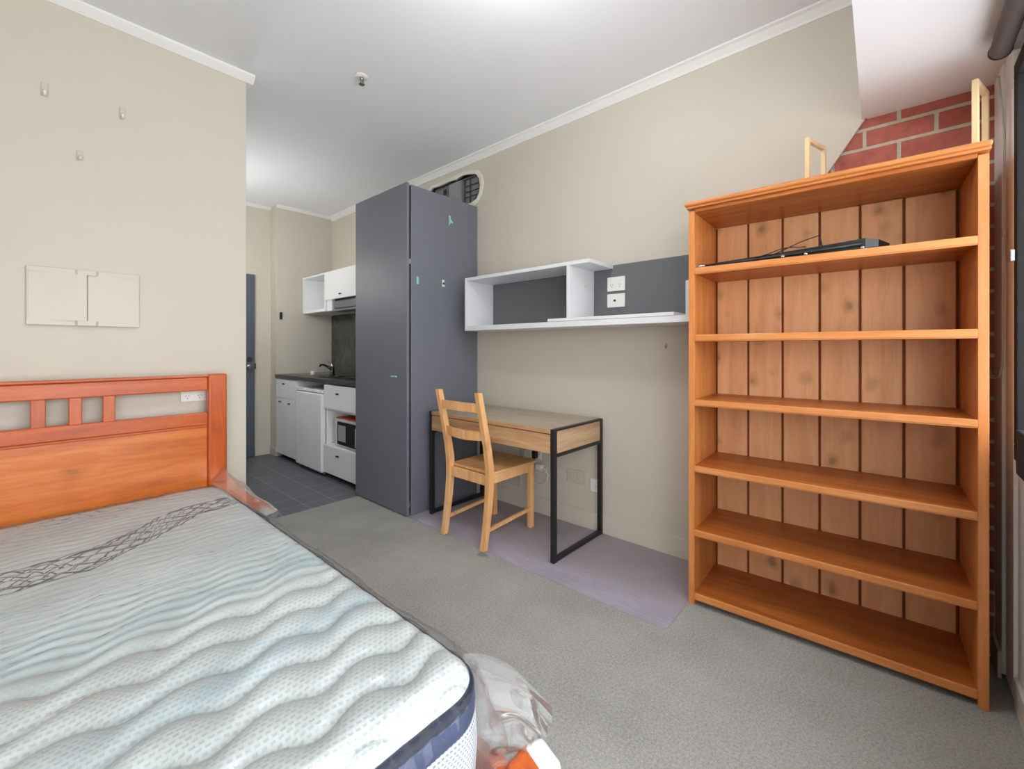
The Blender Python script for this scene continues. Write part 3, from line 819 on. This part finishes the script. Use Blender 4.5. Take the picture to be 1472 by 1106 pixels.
boxobj('connector', (-.004, .004, -.004, .004, -.045, -.02), M['steel'], ad, .001)
m = MB(); m.tube([(0, 0, .044), (0, .002, .10), (0, .0, .19)], .0025, 6); m.build('cable', M['blackpl'], ad)
pc = thing('plug_cable', 'white plug and looped cable on the wall below the black adaptor', 'cable', (XR, 1.93, .33))
boxobj('plug', (-.035, 0, -.02, .035, -.01, .03), M['plastic'], pc, .006)
m = MB(); m.tube([(-.03, -.01, .0), (-.03, -.05, .01), (-.028, -.08, -.03), (-.026, -.06, -.09), (-.022, .0, -.12), (-.02, .08, -.11), (-.02, .12, -.05)], .003, 8); m.build('cable', M['plastic'], pc, True)
hkw = thing('wall_hook', 'tiny metal hook on the wall below the white shelf', 'hook', (XR, 1.005, 1.22))
m = MB(); m.box(-.003, 0, -.006, .006, -.014, .014, bev=.001); m.tube([(-.003, 0, .0), (-.012, 0, -.006), (-.014, 0, -.014), (-.02, 0, -.008)], .0022, 6); m.build('hook_arm', M['steel'], hkw)

# ------------------------------------------------------------------ bookcase
bkx = Vector((.036, -.944, 0)).normalized(); brz = math.atan2(bkx.y, bkx.x)
bk = thing('bookcase', 'tall open pine bookcase with six bays and a grooved plank back', 'bookcase', (2.077-.016*bkx.x, .712-.016*bkx.y, 0), brz)
BW = .962; BD = .385; BH = 1.87; T = .026
def side(x0, x1):
    m = MB(); m.box(x0, x1, .004, BD, 0, BH-.022, bev=.0015); o = m.build('side_panel', M['bk_z'], bk)
    m = MB(); m.box(x0, x1, -.001, .0045, .0, BH-.022, bev=.001); m.build('front_edge', M['bk_edgez'], o)
side(0, T); side(BW-T, BW)
m = MB(); m.box(-.016, BW+.006, -.022, BD, BH-.002, BH+.017, bev=.007, seg=3); m.box(-.008, BW+.004, -.012, BD, BH-.012, BH-.001, bev=.003)
m.build('top_board', M['bk_edge'], bk)
m = MB(); m.box(T, BW-T, 0, BD-.02, BH-.03, BH-.0125, bev=.003); m.build('top_rail', M['bk_x'], bk)
for zt_, th in ((1.580, .027), (1.268, .028), (.964, .026), (.654, .026), (.354, .027), (.058, .028)):
    m = MB(); m.box(T-.001, BW-T+.001, .006, BD-.02, zt_-th, zt_, bev=.001); o = m.build('shelf', M['bk_x'], bk)
    m = MB(); m.box(T, BW-T, -.003, .007, zt_-th, zt_, bev=.003); m.box(T, BW-T, .0, .012, zt_-th-.004, zt_-th+.002, bev=.0015); m.build('front_edge', M['bk_edge'], o)
ux = [.031, .181, .331, .479, .626, .771, .931]
for a, b in zip(ux, ux[1:]):
    m = MB(); m.box(a+.0045, b-.0045, BD-.022, BD-.008, .03, BH-.03, bev=.004); m.build('back_plank', M['bk_back'], bk)
m = MB(); m.box(T, BW-T, BD-.012, BD-.006, .03, BH-.03); m.build('back_backing', M['bk_groove'], bk)

# pale frames standing on the bookcase
def up_frame(label, near, far, z0, z1):
    near = Vector(near); far = Vector(far); d = far-near; w = d.length
    t = thing('wooden_frame', label, 'frame', (near.x, near.y, z0), math.atan2(d.y, d.x))
    h = z1-z0; q = .017
    boxobj('upright', (0, q, -q/2, q/2, 0, h), M['palepine'], t, .002)
    boxobj('upright', (w-q, w, -q/2, q/2, 0, h), M['palepine'], t, .002)
    boxobj('crossbar', (q, w-q, -q/2, q/2, h-q, h), M['palepine'], t, .002)
    boxobj('crossbar', (q, w-q, -q/2, q/2, 0, q), M['palepine'], t, .002)
zt_b = BH+.017
up_frame('narrow pale pine frame standing at the middle of the bookcase top', (2.24, .285), (2.405, .239), zt_b, 2.115)
up_frame('narrow pale pine frame standing at the window end of the bookcase top', (2.16, -.205), (2.30, -.246), zt_b, 2.127)

# folded black stand on the second-highest board
def bk_pt(u, v, z): return (bk.location + Matrix.Rotation(brz, 4, 'Z') @ Vector((u, v, z)))
p = bk_pt(.035, .03, 1.580)
ks = thing('folded_stand', 'long flat black folded stand with a thin cable on the upper shelf', 'stand', p, brz + R(3.2))
m = MB()
def sec(u, y0, y1, zb, zt_): return [(u, y0, zb), (u, y1, zb), (u, y1, zt_), (u, y0, zt_)]
m.bar([sec(.045, -.004, .04, .003, .015), sec(.13, -.006, .06, .004, .020), sec(.34, -.014, .09, .006, .030), sec(.54, -.020, .11, .008, .042), sec(.61, -.020, .12, .010, .048), sec(.65, -.006, .115, .012, .040), sec(.685, .03, .10, .016, .026)], bev=.003)
m.build('slab', M['blackpl'], ks)
m = MB(); m.tube([(.0, .012, .0085), (.2, -.004, .012), (.45, -.018, .02), (.60, -.024, .026)], .008, 10)
m.build('leg_tube', M['black'], ks, True)
boxobj('leg_tip', (-.012, .03, .002, .024, 0, .015), M['steel'], ks, .003)
for x, y in ((.34, -.012), (.60, -.02), (.42, -.012)):
    m = MB(); m.tube([(x, y-.006, .009), (x, y-.022, .009)], .007, 10); m.build('foot_bolt', M['chrome'], ks, True)
m = MB(); m.tube([(.30, .02, .03), (.34, .03, .048), (.40, .05, .078), (.455, .06, .095), (.465, .06, .098), (.468, .05, .08), (.475, .05, .044)], .0022, 6)
m.tube([(.24, -.014, .018), (.29, -.018, .03), (.33, -.012, .044), (.36, .0, .05), (.42, .01, .046)], .0022, 6)
m.build('cable', M['black'], ks, True)

# ------------------------------------------------------------------ mat, desk, chair
m = MB()
x0, x1, y0, y1 = 1.808, 2.484, .73, 2.592
pts = [(x1, y0+.02), (x1, y1), (x0+.01, y1)]
for k in range(12): pts.append((x0+.010*math.sin(k/11*PI*2.2)*.6, y1-(y1-y0)*(k+.6)/12.6))
for k in range(5): a = R(180+90*k/4); pts.append((x0+.03+.03*math.cos(a), y0+.03+.03*math.sin(a)))
pts.append((x1-.3, y0))
m.prism(pts, 'z', .0005, .0035)
o = m.build('floor_mat', M['mat']); tag(o, 'thin lilac grey floor mat under the desk and chair', 'mat')

MZ = .0035
dk = thing('desk', 'oak look desk with black square tube legs and one drawer', 'desk', (2.22, 1.975, MZ))
def D(b): return (b[0]-2.22, b[1]-2.22, b[2]-1.975, b[3]-1.975, b[4]-MZ, b[5]-MZ)
DX0, DX1, DY0, DY1 = 1.945, 2.480, 1.415, 2.530
boxobj('tabletop', D((DX0, DX1, DY0+.026, DY1-.026, .724, .750)), M['desktop'], dk, .0015)
boxobj('top_edge', D((DX0-.001, DX0+.004, DY0+.026, DY1-.026, .7245, .7495)), M['deskfront'], dk, .001)
boxobj('drawer_front', D((DX0+.001, DX0+.02, DY0+.028, DY1-.028, .613, .7195)), M['deskfront'], dk, .0015)
boxobj('back_board', D((DX1-.02, DX1-.004, DY0+.028, DY1-.028, .62, .724)), M['deskfront'], dk, .001)
boxobj('drawer_box', D((DX0+.02, DX1-.02, DY0+.05, DY1-.05, .63, .70)), M['desktop'], dk, .001)
q = .026
for y in (DY0, DY1-q):
    m = MB(); m.box(*D((DX0, DX0+q+.004, y, y+q, MZ, .75)), bev=.002); m.build('leg', M['black'], dk)
    m = MB(); m.box(*D((DX1-q, DX1, y, y+q, MZ, .75)), bev=.002); m.build('leg', M['black'], dk)
    m = MB(); m.box(*D((DX0+q+.004, DX1-q, y, y+q, .738, .75)), bev=.001); m.build('top_bar', M['black'], dk)
    m = MB(); m.box(*D((DX0+q+.004, DX1-q, y, y+q, .592, .612)), bev=.001); m.build('cross_bar', M['black'], dk)
    m = MB(); m.box(*D((DX0+q+.004, DX1-q, y, y+q, .008, .030)), bev=.001); m.build('bottom_bar', M['black'], dk)
    boxobj('side_panel', D((DX0+q+.004, DX1-q, y+.005, y+q-.005, .612, .738)), M['deskside'], dk, .001)

ch = thing('dining_chair', 'light pine ladder back chair pulled up to the desk', 'chair', (2.04, 2.005, MZ), 0)
CX_, CY_ = 2.04, 2.005
def pc_(x, y, z): return (x-CX_, y-CY_, z-MZ)
def legx(z):
    # rear leg centre line (x) as seen from the side
    ks_ = [(0, 1.800), (.2, 1.834), (.38, 1.853), (.46, 1.853), (.55, 1.843), (.75, 1.800), (.94, 1.757)]
    for (a, xa), (b, xb) in zip(ks_, ks_[1:]):
        if z <= b: return xa+(xb-xa)*(z-a)/(b-a)
    return ks_[-1][1]
for y, xo in ((1.824, 0), (2.186, 0)):
    m = MB(); secs = []
    for z, w in ((MZ, .034), (.12, .036), (.25, .040), (.36, .043), (.43, .046), (.50, .045), (.6, .041), (.75, .038), (.88, .036), (.942, .034)):
        c = legx(z)
        secs.append([pc_(c-w/2, y-.016, z), pc_(c+w/2, y-.016, z), pc_(c+w/2, y+.016, z), pc_(c-w/2, y+.016, z)])
    m.bar(secs, bev=.004); m.build('rear_leg', M['chair'], ch)
for y in (1.834, 2.176):
    m = MB(); m.box(*(lambda b: (b[0]-CX_, b[1]-CX_, b[2]-CY_, b[3]-CY_, b[4]-MZ, b[5]-MZ))((2.236, 2.272, y-.017, y+.017, MZ, .434)), bev=.003); m.build('front_leg', M['chair'], ch)
def crail(name, z0, z1, dip, bow=.02):
    m = MB(); secs = []
    for k in range(13):
        u = k/12; y = 1.838+(2.172-1.838)*u; s = math.sin(PI*u)
        x = legx((z0+z1)/2)-bow*s+.0
        zb = z0-dip*s; 
        secs.append([pc_(x-.009, y, zb), pc_(x+.009, y, zb), pc_(x+.009-.004, y, z1-dip*.5*s), pc_(x-.009-.004, y, z1-dip*.5*s)])
    m.bar(secs, bev=.002); m.build(name, M['chair'], ch)
crail('back_rail', .822, .876, 0, .016); crail('back_rail', .652, .704, .010, .016)
def cb(name, b, mt, bev=.002): return boxobj(name, (b[0]-CX_, b[1]-CX_, b[2]-CY_, b[3]-CY_, b[4]-MZ, b[5]-MZ), M[mt], ch, bev)
m = MB(); m.prism([(x-CX_, y-CY_) for x, y in ((1.865, 1.842), (1.880, 1.815), (2.283, 1.803), (2.290, 1.812), (2.290, 2.198), (2.283, 2.207), (1.880, 2.195), (1.865, 2.168))], 'z', .434-MZ, .452-MZ, bev=.004)
m.build('seat', M['chairseat'], ch)
cb('rear_apron', (1.842, 1.862, 1.84, 2.17, .372, .434), 'chair')
cb('front_apron', (2.243, 2.263, 1.85, 2.16, .382, .434), 'chair')
for y in (1.827, 2.183): cb('side_apron', (1.872, 2.237, y-.010, y+.010, .382, .434), 'chair')
for y in (1.827, 2.183): 
    m = MB(); m.bar([[pc_(1.818, y-.008, .098), pc_(1.818, y+.008, .098), pc_(1.818, y+.008, .118), pc_(1.818, y-.008, .118)],
                     [pc_(2.24, y-.008, .122), pc_(2.24, y+.008, .122), pc_(2.24, y+.008, .142), pc_(2.24, y-.008, .142)]], bev=.002)
    m.build('stretcher', M['chair'], ch)

# ------------------------------------------------------------------ kitchenette
KF = 1.855
def handle(parent, x, y, z, w=.05):
    """recessed pull: dark bar in a chrome lip"""
    m = MB(); m.box(x-.006, x+.001, y-w/2, y+w/2, z-.007, z+.007, bev=.002, mi=0); m.box(x-.010, x-.004, y-w/2+.006, y+w/2-.006, z-.003, z+.007, bev=.001)
    o = m.build('handle', M['darkchrome'], parent); return o
def unit(name, label, y0, y1, fronts, x0=KF, x1=2.495, z1=.878, kick=.05):
    t = thing(name, label, 'cabinet', ((x0+x1)/2, (y0+y1)/2, 0))
    ox, oy = (x0+x1)/2, (y0+y1)/2
    def q(b): return (b[0]-ox, b[1]-ox, b[2]-oy, b[3]-oy, b[4], b[5])
    return t, q
t, q = unit('base_cabinet', 'white base cabinet with two doors beside the entry', 4.625, 5.175, None)
boxobj('body', q((KF+.018, 2.495, 4.628, 5.175, .05, .878)), M['kwhite'], t, .001)
boxobj('plinth', q((KF+.06, 2.4, 4.63, 5.175, 0, .05)), M['gap'], t, 0)
d0 = boxobj('drawer', q((KF, KF+.0175, 4.630, 5.172, .665, .868)), M['kwhite'], t, .0015)
handle(d0, KF-(KF+2.495)/2, 4.96-4.9, .822-.0)
d1 = boxobj('door', q((KF, KF+.0175, 4.630, 4.900, .052, .662)), M['kwhite'], t, .0015); handle(d1, KF-(KF+2.495)/2, 4.815-4.9, .615)
d2 = boxobj('door', q((KF, KF+.0175, 4.903, 5.172, .052, .662)), M['kwhite'], t, .0015); handle(d2, KF-(KF+2.495)/2, 5.06-4.9, .622)
t, q = unit('base_cabinet', 'white base cabinet with a microwave niche beside the wardrobe', 3.33, 4.005, None)
ox, oy = (KF+2.495)/2, (3.33+4.005)/2
m = MB()
m.box(*q((KF+.018, 2.495, 3.98, 4.0, .05, .878)), bev=.001); m.box(*q((KF+.018, 2.495, 3.33, 3.35, .05, .878)), bev=.001)
m.box(*q((2.47, 2.495, 3.35, 3.98, .05, .878))); m.box(*q((KF+.018, 2.47, 3.35, 3.98, .29, .312))); m.box(*q((KF+.018, 2.47, 3.35, 3.98, .63, .65)))
m.box(*q((KF+.03, 2.47, 3.35, 3.98, .05, .07)))
m.build('body', M['kwhite'], t)
boxobj('plinth', q((KF+.06, 2.4, 3.34, 4.0, 0, .05)), M['gap'], t, 0)
d0 = boxobj('drawer', q((KF-.002, KF+.0175, 3.333, 4.003, .65, .868)), M['kwhite'], t, .0015); handle(d0, KF-.002-ox, 3.74-oy, .795)
d1 = boxobj('drawer', q((KF-.002, KF+.0175, 3.333, 4.003, .052, .308)), M['kwhite'], t, .0015); handle(d1, KF-.002-ox, 3.74-oy, .235)
# microwave inside the niche
mw = thing('microwave', 'white microwave with black door in the cabinet niche', 'microwave', (2.1, 3.62, .312))
def Q(b): return (b[0]-2.1, b[1]-2.1, b[2]-3.62, b[3]-3.62, b[4]-.312, b[5]-.312)
boxobj('housing', Q((KF+.03, 2.25, 3.36, 3.86, .318, .565)), M['mwwhite'], mw, .005)
for x in (KF+.06, 2.2):
    for y in (3.4, 3.82):
        m = MB(); m.tube([(x-2.1, y-3.62, 0), (x-2.1, y-3.62, .008)], .01, 10); m.build('foot', M['blackpl'], mw)
dd = boxobj('door', Q((KF+.018, KF+.031, 3.40, 3.785, .338, .545)), M['mwglass'], mw, .003)
boxobj('door_reflection', Q((KF+.0165, KF+.019, 3.63, 3.765, .372, .515)), M['mwreflection'], dd, .003)  # pale panel paints a white reflection onto the black door
boxobj('door_handle', Q((KF+.0, KF+.018, 3.42, 3.435, .36, .52)), M['mwwhite'], dd, .003)
m = MB()
N = 16; gg = []
for i in range(N+1):
    row = []
    for j in range(N+1):
        x = KF+.034+(.30)*i/N; y = 3.37+.47*j/N
        row.append(m.bm.verts.new((x, y, .567+.004*math.sin(i*1.1+j*.4)**2)))
    gg.append(row)
for i in range(N):
    for j in range(N): m.bm.faces.new((gg[i][j], gg[i+1][j], gg[i+1][j+1], gg[i][j+1]))
rc = m.build('folded_cloth', M['redcloth'], None, True); sm = rc.modifiers.new('s', 'SOLIDIFY'); sm.thickness = .005; sm.offset = 1
tag(rc, 'orange red cloth lying on top of the microwave', 'cloth')

fr = thing('bar_fridge', 'small white bar fridge under the worktop', 'fridge', (2.17, 4.31, 0))
def Fq(b): return (b[0]-2.17, b[1]-2.17, b[2]-4.31, b[3]-4.31, b[4], b[5])
boxobj('cabinet', Fq((KF+.035, 2.42, 4.025, 4.60, .03, .805)), M['fridge'], fr, .006)
boxobj('door', Fq((KF-.02, KF+.03, 4.022, 4.603, .035, .775)), M['fridge'], fr, .012, seg=3)
boxobj('top_cap', Fq((KF-.012, 2.42, 4.022, 4.603, .781, .812)), M['fridge'], fr, .006)
for x in (KF+.03, 2.38):
    for y in (4.06, 4.56):
        m = MB(); m.tube([(x-2.17, y-4.31, 0), (x-2.17, y-4.31, .032)], .014, 12); m.build('foot', M['steel'], fr)
wt = boxobj('worktop', (KF-.012, 2.498, 3.325, 5.178, .880, .918), M['worktop'], None, .003)
tag(wt, 'dark grey kitchen worktop over the white base cabinets', 'worktop')
m = MB(); m.box(1.99, 2.40, 4.62, 5.08, .9182, .921, bev=.001); m.box(2.02, 2.36, 4.66, 5.04, .9205, .9215)
m.build('sink_tmp', M['steel']).name = 'kitchen_sink'
sk = bpy.data.objects['kitchen_sink']; tag(sk, 'flat steel sink set in the dark worktop', 'sink')
tp = thing('kitchen_tap', 'dark chrome lever mixer tap on the worktop', 'tap', (2.20, 4.55, .918))
m = MB(); m.tube([(0,0,0), (0,0,.012), (0,0,.013), (0,0,.07), (0,0,.085)], [.03, .028, .022, .020, .016], 16); m.build('base', M['darkchrome'], tp, True)
m = MB(); m.tube([(0,0,.05), (-.02,.05,.085), (-.04,.12,.11), (-.05,.17,.11), (-.05,.19,.09)], [.014, .013, .011, .010, .010], 12); m.build('spout', M['darkchrome'], tp, True)
m = MB(); m.tube([(0,0,.08), (0,.0,.10), (.0,.03,.125), (-.01,.085,.145)], [.018, .018, .010, .007], 12); m.build('lever', M['chrome'], tp, True)
cj = MB(); cj.tube([(0,0,0), (0,0,.035), (0,0,.04)], [.024, .026, .024], 16); o = cj.build('sponge_pot', M['plastic'], None, True); o.location = (2.08, 4.76, .918)
tag(o, 'small white pot on the worktop beside the tap', 'pot')
ht = thing('cooktop', 'black electric cooktop at the wardrobe end of the worktop', 'cooktop', (2.2, 3.95, .918))
boxobj('glass_top', (-.24, .24, -.30, .40, 0, .006), M['blackpl'], ht, .002)
for x, y in ((-.11, .27), (.11, .1), (-.1, -.12)):
    m = MB(); m.tube([(x, y, .006), (x, y, .013)], [.08, .078], 28); m.build('hotplate', M['darkchrome'], ht)
    m = MB(); m.tube([(x, y, .0135), (x, y, .016)], [.03, .028], 20); m.build('hotplate_cap', M['chrome'], ht)
spb = boxobj('splashback', (XR-.010, XR-.0005, 3.34, 5.178, .918, 1.612), M['splash'], None, .001)
tag(spb, 'dark green marbled splashback panel behind the cooktop', 'splashback')
sw = boxobj('wall_holder', (1.893, 1.92, YK-.012, YK, 1.535, 1.615), M['blackpl'], None, .003)
tag(sw, 'small black holder on the beige kitchen end wall', 'holder')

# wall cupboards
UX = 2.15
ub = thing('open_cupboard', 'white open box cupboard in the kitchen corner', 'cupboard', (2.32, 4.9, 1.61))
def U(b): return (b[0]-2.32, b[1]-2.32, b[2]-4.9, b[3]-4.9, b[4]-1.61, b[5]-1.61)
boxobj('top_panel', U((UX, 2.4995, 4.618, 5.178, 2.012, 2.03)), M['kwhite'], ub, .001)
boxobj('bottom_panel', U((UX, 2.4995, 4.618, 5.178, 1.61, 1.645)), M['kwhite'], ub, .001)
boxobj('side_panel', U((UX, 2.4995, 5.160, 5.178, 1.645, 2.012)), M['kwhite'], ub, .001)
boxobj('side_panel', U((UX, 2.4995, 4.618, 4.636, 1.645, 2.012)), M['kwhite'], ub, .001)
boxobj('back_panel', U((2.478, 2.4995, 4.636, 5.160, 1.645, 2.012)), M['kwhite'], ub, .001)
uc = thing('wall_cupboard', 'white closed wall cupboard above the rangehood', 'cupboard', (2.32, 4.28, 1.61))
def U2(b): return (b[0]-2.32, b[1]-2.32, b[2]-4.28, b[3]-4.28, b[4]-1.61, b[5]-1.61)
boxobj('body', U2((UX+.018, 2.4995, 3.965, 4.612, 1.74, 2.03)), M['kwhite'], uc, .001)
dd = boxobj('door', U2((UX, UX+.0175, 3.965, 4.614, 1.728, 2.03)), M['kwhite'], uc, .001)
handle(dd, UX-2.32, 4.28-4.28, 1.772-1.61)
for y0, y1 in ((3.965, 3.981), (4.50, 4.612)): boxobj('side_panel', U2((UX+.02, 2.4995, y0, y1, 1.61, 1.74)), M['kwhite'], uc, .001)
rh = thing('rangehood', 'steel pull out rangehood under the closed wall cupboard', 'rangehood', (2.32, 4.24, 1.60))
def U3(b): return (b[0]-2.32, b[1]-2.32, b[2]-4.24, b[3]-4.24, b[4]-1.60, b[5]-1.60)
boxobj('body', U3((UX+.05, 2.48, 3.985, 4.496, 1.625, 1.735)), M['mattedark'], rh, .002)
boxobj('front_panel', U3((UX+.035, UX+.05, 3.985, 4.496, 1.635, 1.71)), M['steel'], rh, .002)
boxobj('slide_panel', U3((UX+.02, 2.3, 3.985, 4.496, 1.60, 1.622)), M['steel'], rh, .003)

# ------------------------------------------------------------------ roller blind and cord
rb = thing('roller_blind', 'rolled up dark brown roller blind at the window head', 'blind', (.4, -.26, 2.184))
m = MB(); m.tube([(-1.75, 0, 0), (1.728, 0, 0)], .027, 28); o = m.build('fabric_roll', M['blind'], rb); smooth_angle(o)
m = MB(); m.tube([(1.728, 0, 0), (1.734, 0, 0)], .029, 24); m.build('end_cap', M['black'], rb)
boxobj('bracket', (1.734, 1.740, -.05, .01, -.012, .05), M['plastic'], rb, .001)
cdm = MB()
pth = [(2.245, -.27, 2.15), (2.262, -.285, 1.95), (2.275, -.287, 1.7), (2.285, -.287, 1.45), (2.296, -.287, 1.25), (2.305, -.285, 1.14), (2.325, -.28, 1.10), (2.36, -.275, 1.093), (2.40, -.27, 1.10), (2.44, -.27, 1.13)]
cdm.tube(pth, .0028, 8); cdm.tube([(2.2785, -.287, 1.62), (2.2795, -.287, 1.595)], .006, 10)
o = cdm.build('blind_cord', M['conduit'], None, True); tag(o, 'thin grey blind cord hanging down the wall beside the window', 'cord')

for o in list(bpy.data.objects):
    if o.parent or 'label' not in o: continue
    k = o.name.split('.')[0]; g = None
    if k == 'wall_hook': g = 'hooks above the bed' if o.location.y > 2.8 else ('hooks on the wardrobe side' if abs(o.location.y-2.602) < .01 else None)
    if k == 'power_outlet': g = 'power outlets'
    if k == 'data_outlet': g = 'data outlets'
    if k == 'base_cabinet': g = 'base cabinets under the worktop'
    if k == 'wooden_frame': g = 'pale pine frames on the bookcase'
    if g: o['group'] = g

# ------------------------------------------------------------------ light
FILL_ROOM, FILL_ENTRY, SKY = 52., 40., 4.9  # strengths of the two added fill globes, then the sky
w = bpy.data.worlds.new('world'); scene.world = w; w.use_nodes = True
nt = w.node_tree; bg = nt.nodes['Background']
tc = nt.nodes.new('ShaderNodeTexCoord'); sp_ = nt.nodes.new('ShaderNodeSeparateXYZ'); nt.links.new(tc.outputs['Generated'], sp_.inputs[0])
rp = nt.nodes.new('ShaderNodeValToRGB'); mp = nt.nodes.new('ShaderNodeMapRange'); nt.links.new(sp_.outputs[2], mp.inputs[0]); mp.inputs[1].default_value = -1; mp.inputs[2].default_value = 1
nt.links.new(mp.outputs[0], rp.inputs[0])
e = rp.color_ramp.elements
e[0].position = 0; e[0].color = (.70, .71, .71, 1); e[1].position = 1; e[1].color = (.95, .98, 1.05, 1)
a = e.new(.47); a.color = (.74, .75, .75, 1); a = e.new(.53); a.color = (1.0, 1.04, 1.09, 1)
nt.links.new(rp.outputs[0], bg.inputs[0]); bg.inputs[1].default_value = SKY
for a, b, zb in ((WX0+.05, -.25, .11), (-.2, .97, .11), (1.02, WX1-.05, WZ0+.05)):
    l = bpy.data.lights.new('window_portal', 'AREA'); l.shape = 'RECTANGLE'; l.size = b-a; l.size_y = WZ1-.05-zb; l.cycles.is_portal = True
    o = bpy.data.objects.new('window_portal', l); COL.objects.link(o); o.location = ((a+b)/2, YW-.07, (zb+WZ1-.05)/2)
    o.rotation_euler = (PI/2, 0, 0)     # faces +y, into the room

def fill_globe(x, y, drop, label, power, r_=.1, col=(.97, .985, 1)):
    t = thing('room_fill', label, 'ceiling light', (x, y, ZC))
    m = MB(); m.tube([(0,0,0), (0,0,-.018), (0,0,-.022)], [.05, .05, .03], 24); m.tube([(0,0,-.02), (0,0,-drop+r_*.9)], .008, 10); m.build('stem', M['plastic'], t, True)
    e = NT('fill_globe_glow'); e.b.inputs['Base Color'].default_value = (.8,.8,.8,1); e.b.inputs['Emission Color'].default_value = (*col, 1); e.b.inputs['Emission Strength'].default_value = power
    m = MB(); bmesh.ops.create_uvsphere(m.bm, u_segments=28, v_segments=16, radius=r_)
    for v in m.bm.verts: v.co.z -= drop
    m.build('globe', e.m, t, True)
fill_globe(1.08, .95, .22, 'added fill globe under the main room ceiling, out of view', FILL_ROOM)  # unseen globe added to even out the light in the room
wl = thing('entry_fill', 'added fill globe in the entry opposite the kitchenette, out of view', 'fill light', (XP, 4.45, 1.95))  # unseen globe added to brighten the entry and the kitchen fronts
m = MB(); m.tube([(0,0,0), (.015,0,0), (.018,0,0)], [.055, .055, .03], 24); m.tube([(.015,0,0), (.05,0,0)], .012, 10); m.build('bracket', M['plastic'], wl, True)
e = NT('fill_globe_glow'); e.b.inputs['Base Color'].default_value = (.8,.8,.8,1); e.b.inputs['Emission Color'].default_value = (.97, .985, 1, 1); e.b.inputs['Emission Strength'].default_value = FILL_ENTRY
m = MB(); bmesh.ops.create_uvsphere(m.bm, u_segments=28, v_segments=16, radius=.11)
for v in m.bm.verts: v.co.x += .15
m.build('globe', e.m, wl, True)

# ------------------------------------------------------------------ camera
cam = bpy.data.cameras.new('camera'); co = bpy.data.objects.new('camera', cam); COL.objects.link(co)
co.location = (0, 0, 1.2); co.rotation_euler = (PI/2, 0, -R(48.4))
cam.sensor_width = 36; cam.lens = 36*620/1472; cam.clip_start = .02
cam.shift_y = -(553-502)/1472
scene.camera = co
vs_ = scene.view_settings
vs_.view_transform = 'Standard'; vs_.look = 'None'; vs_.gamma = 1; vs_.use_curve_mapping = False; vs_.exposure = 0.12
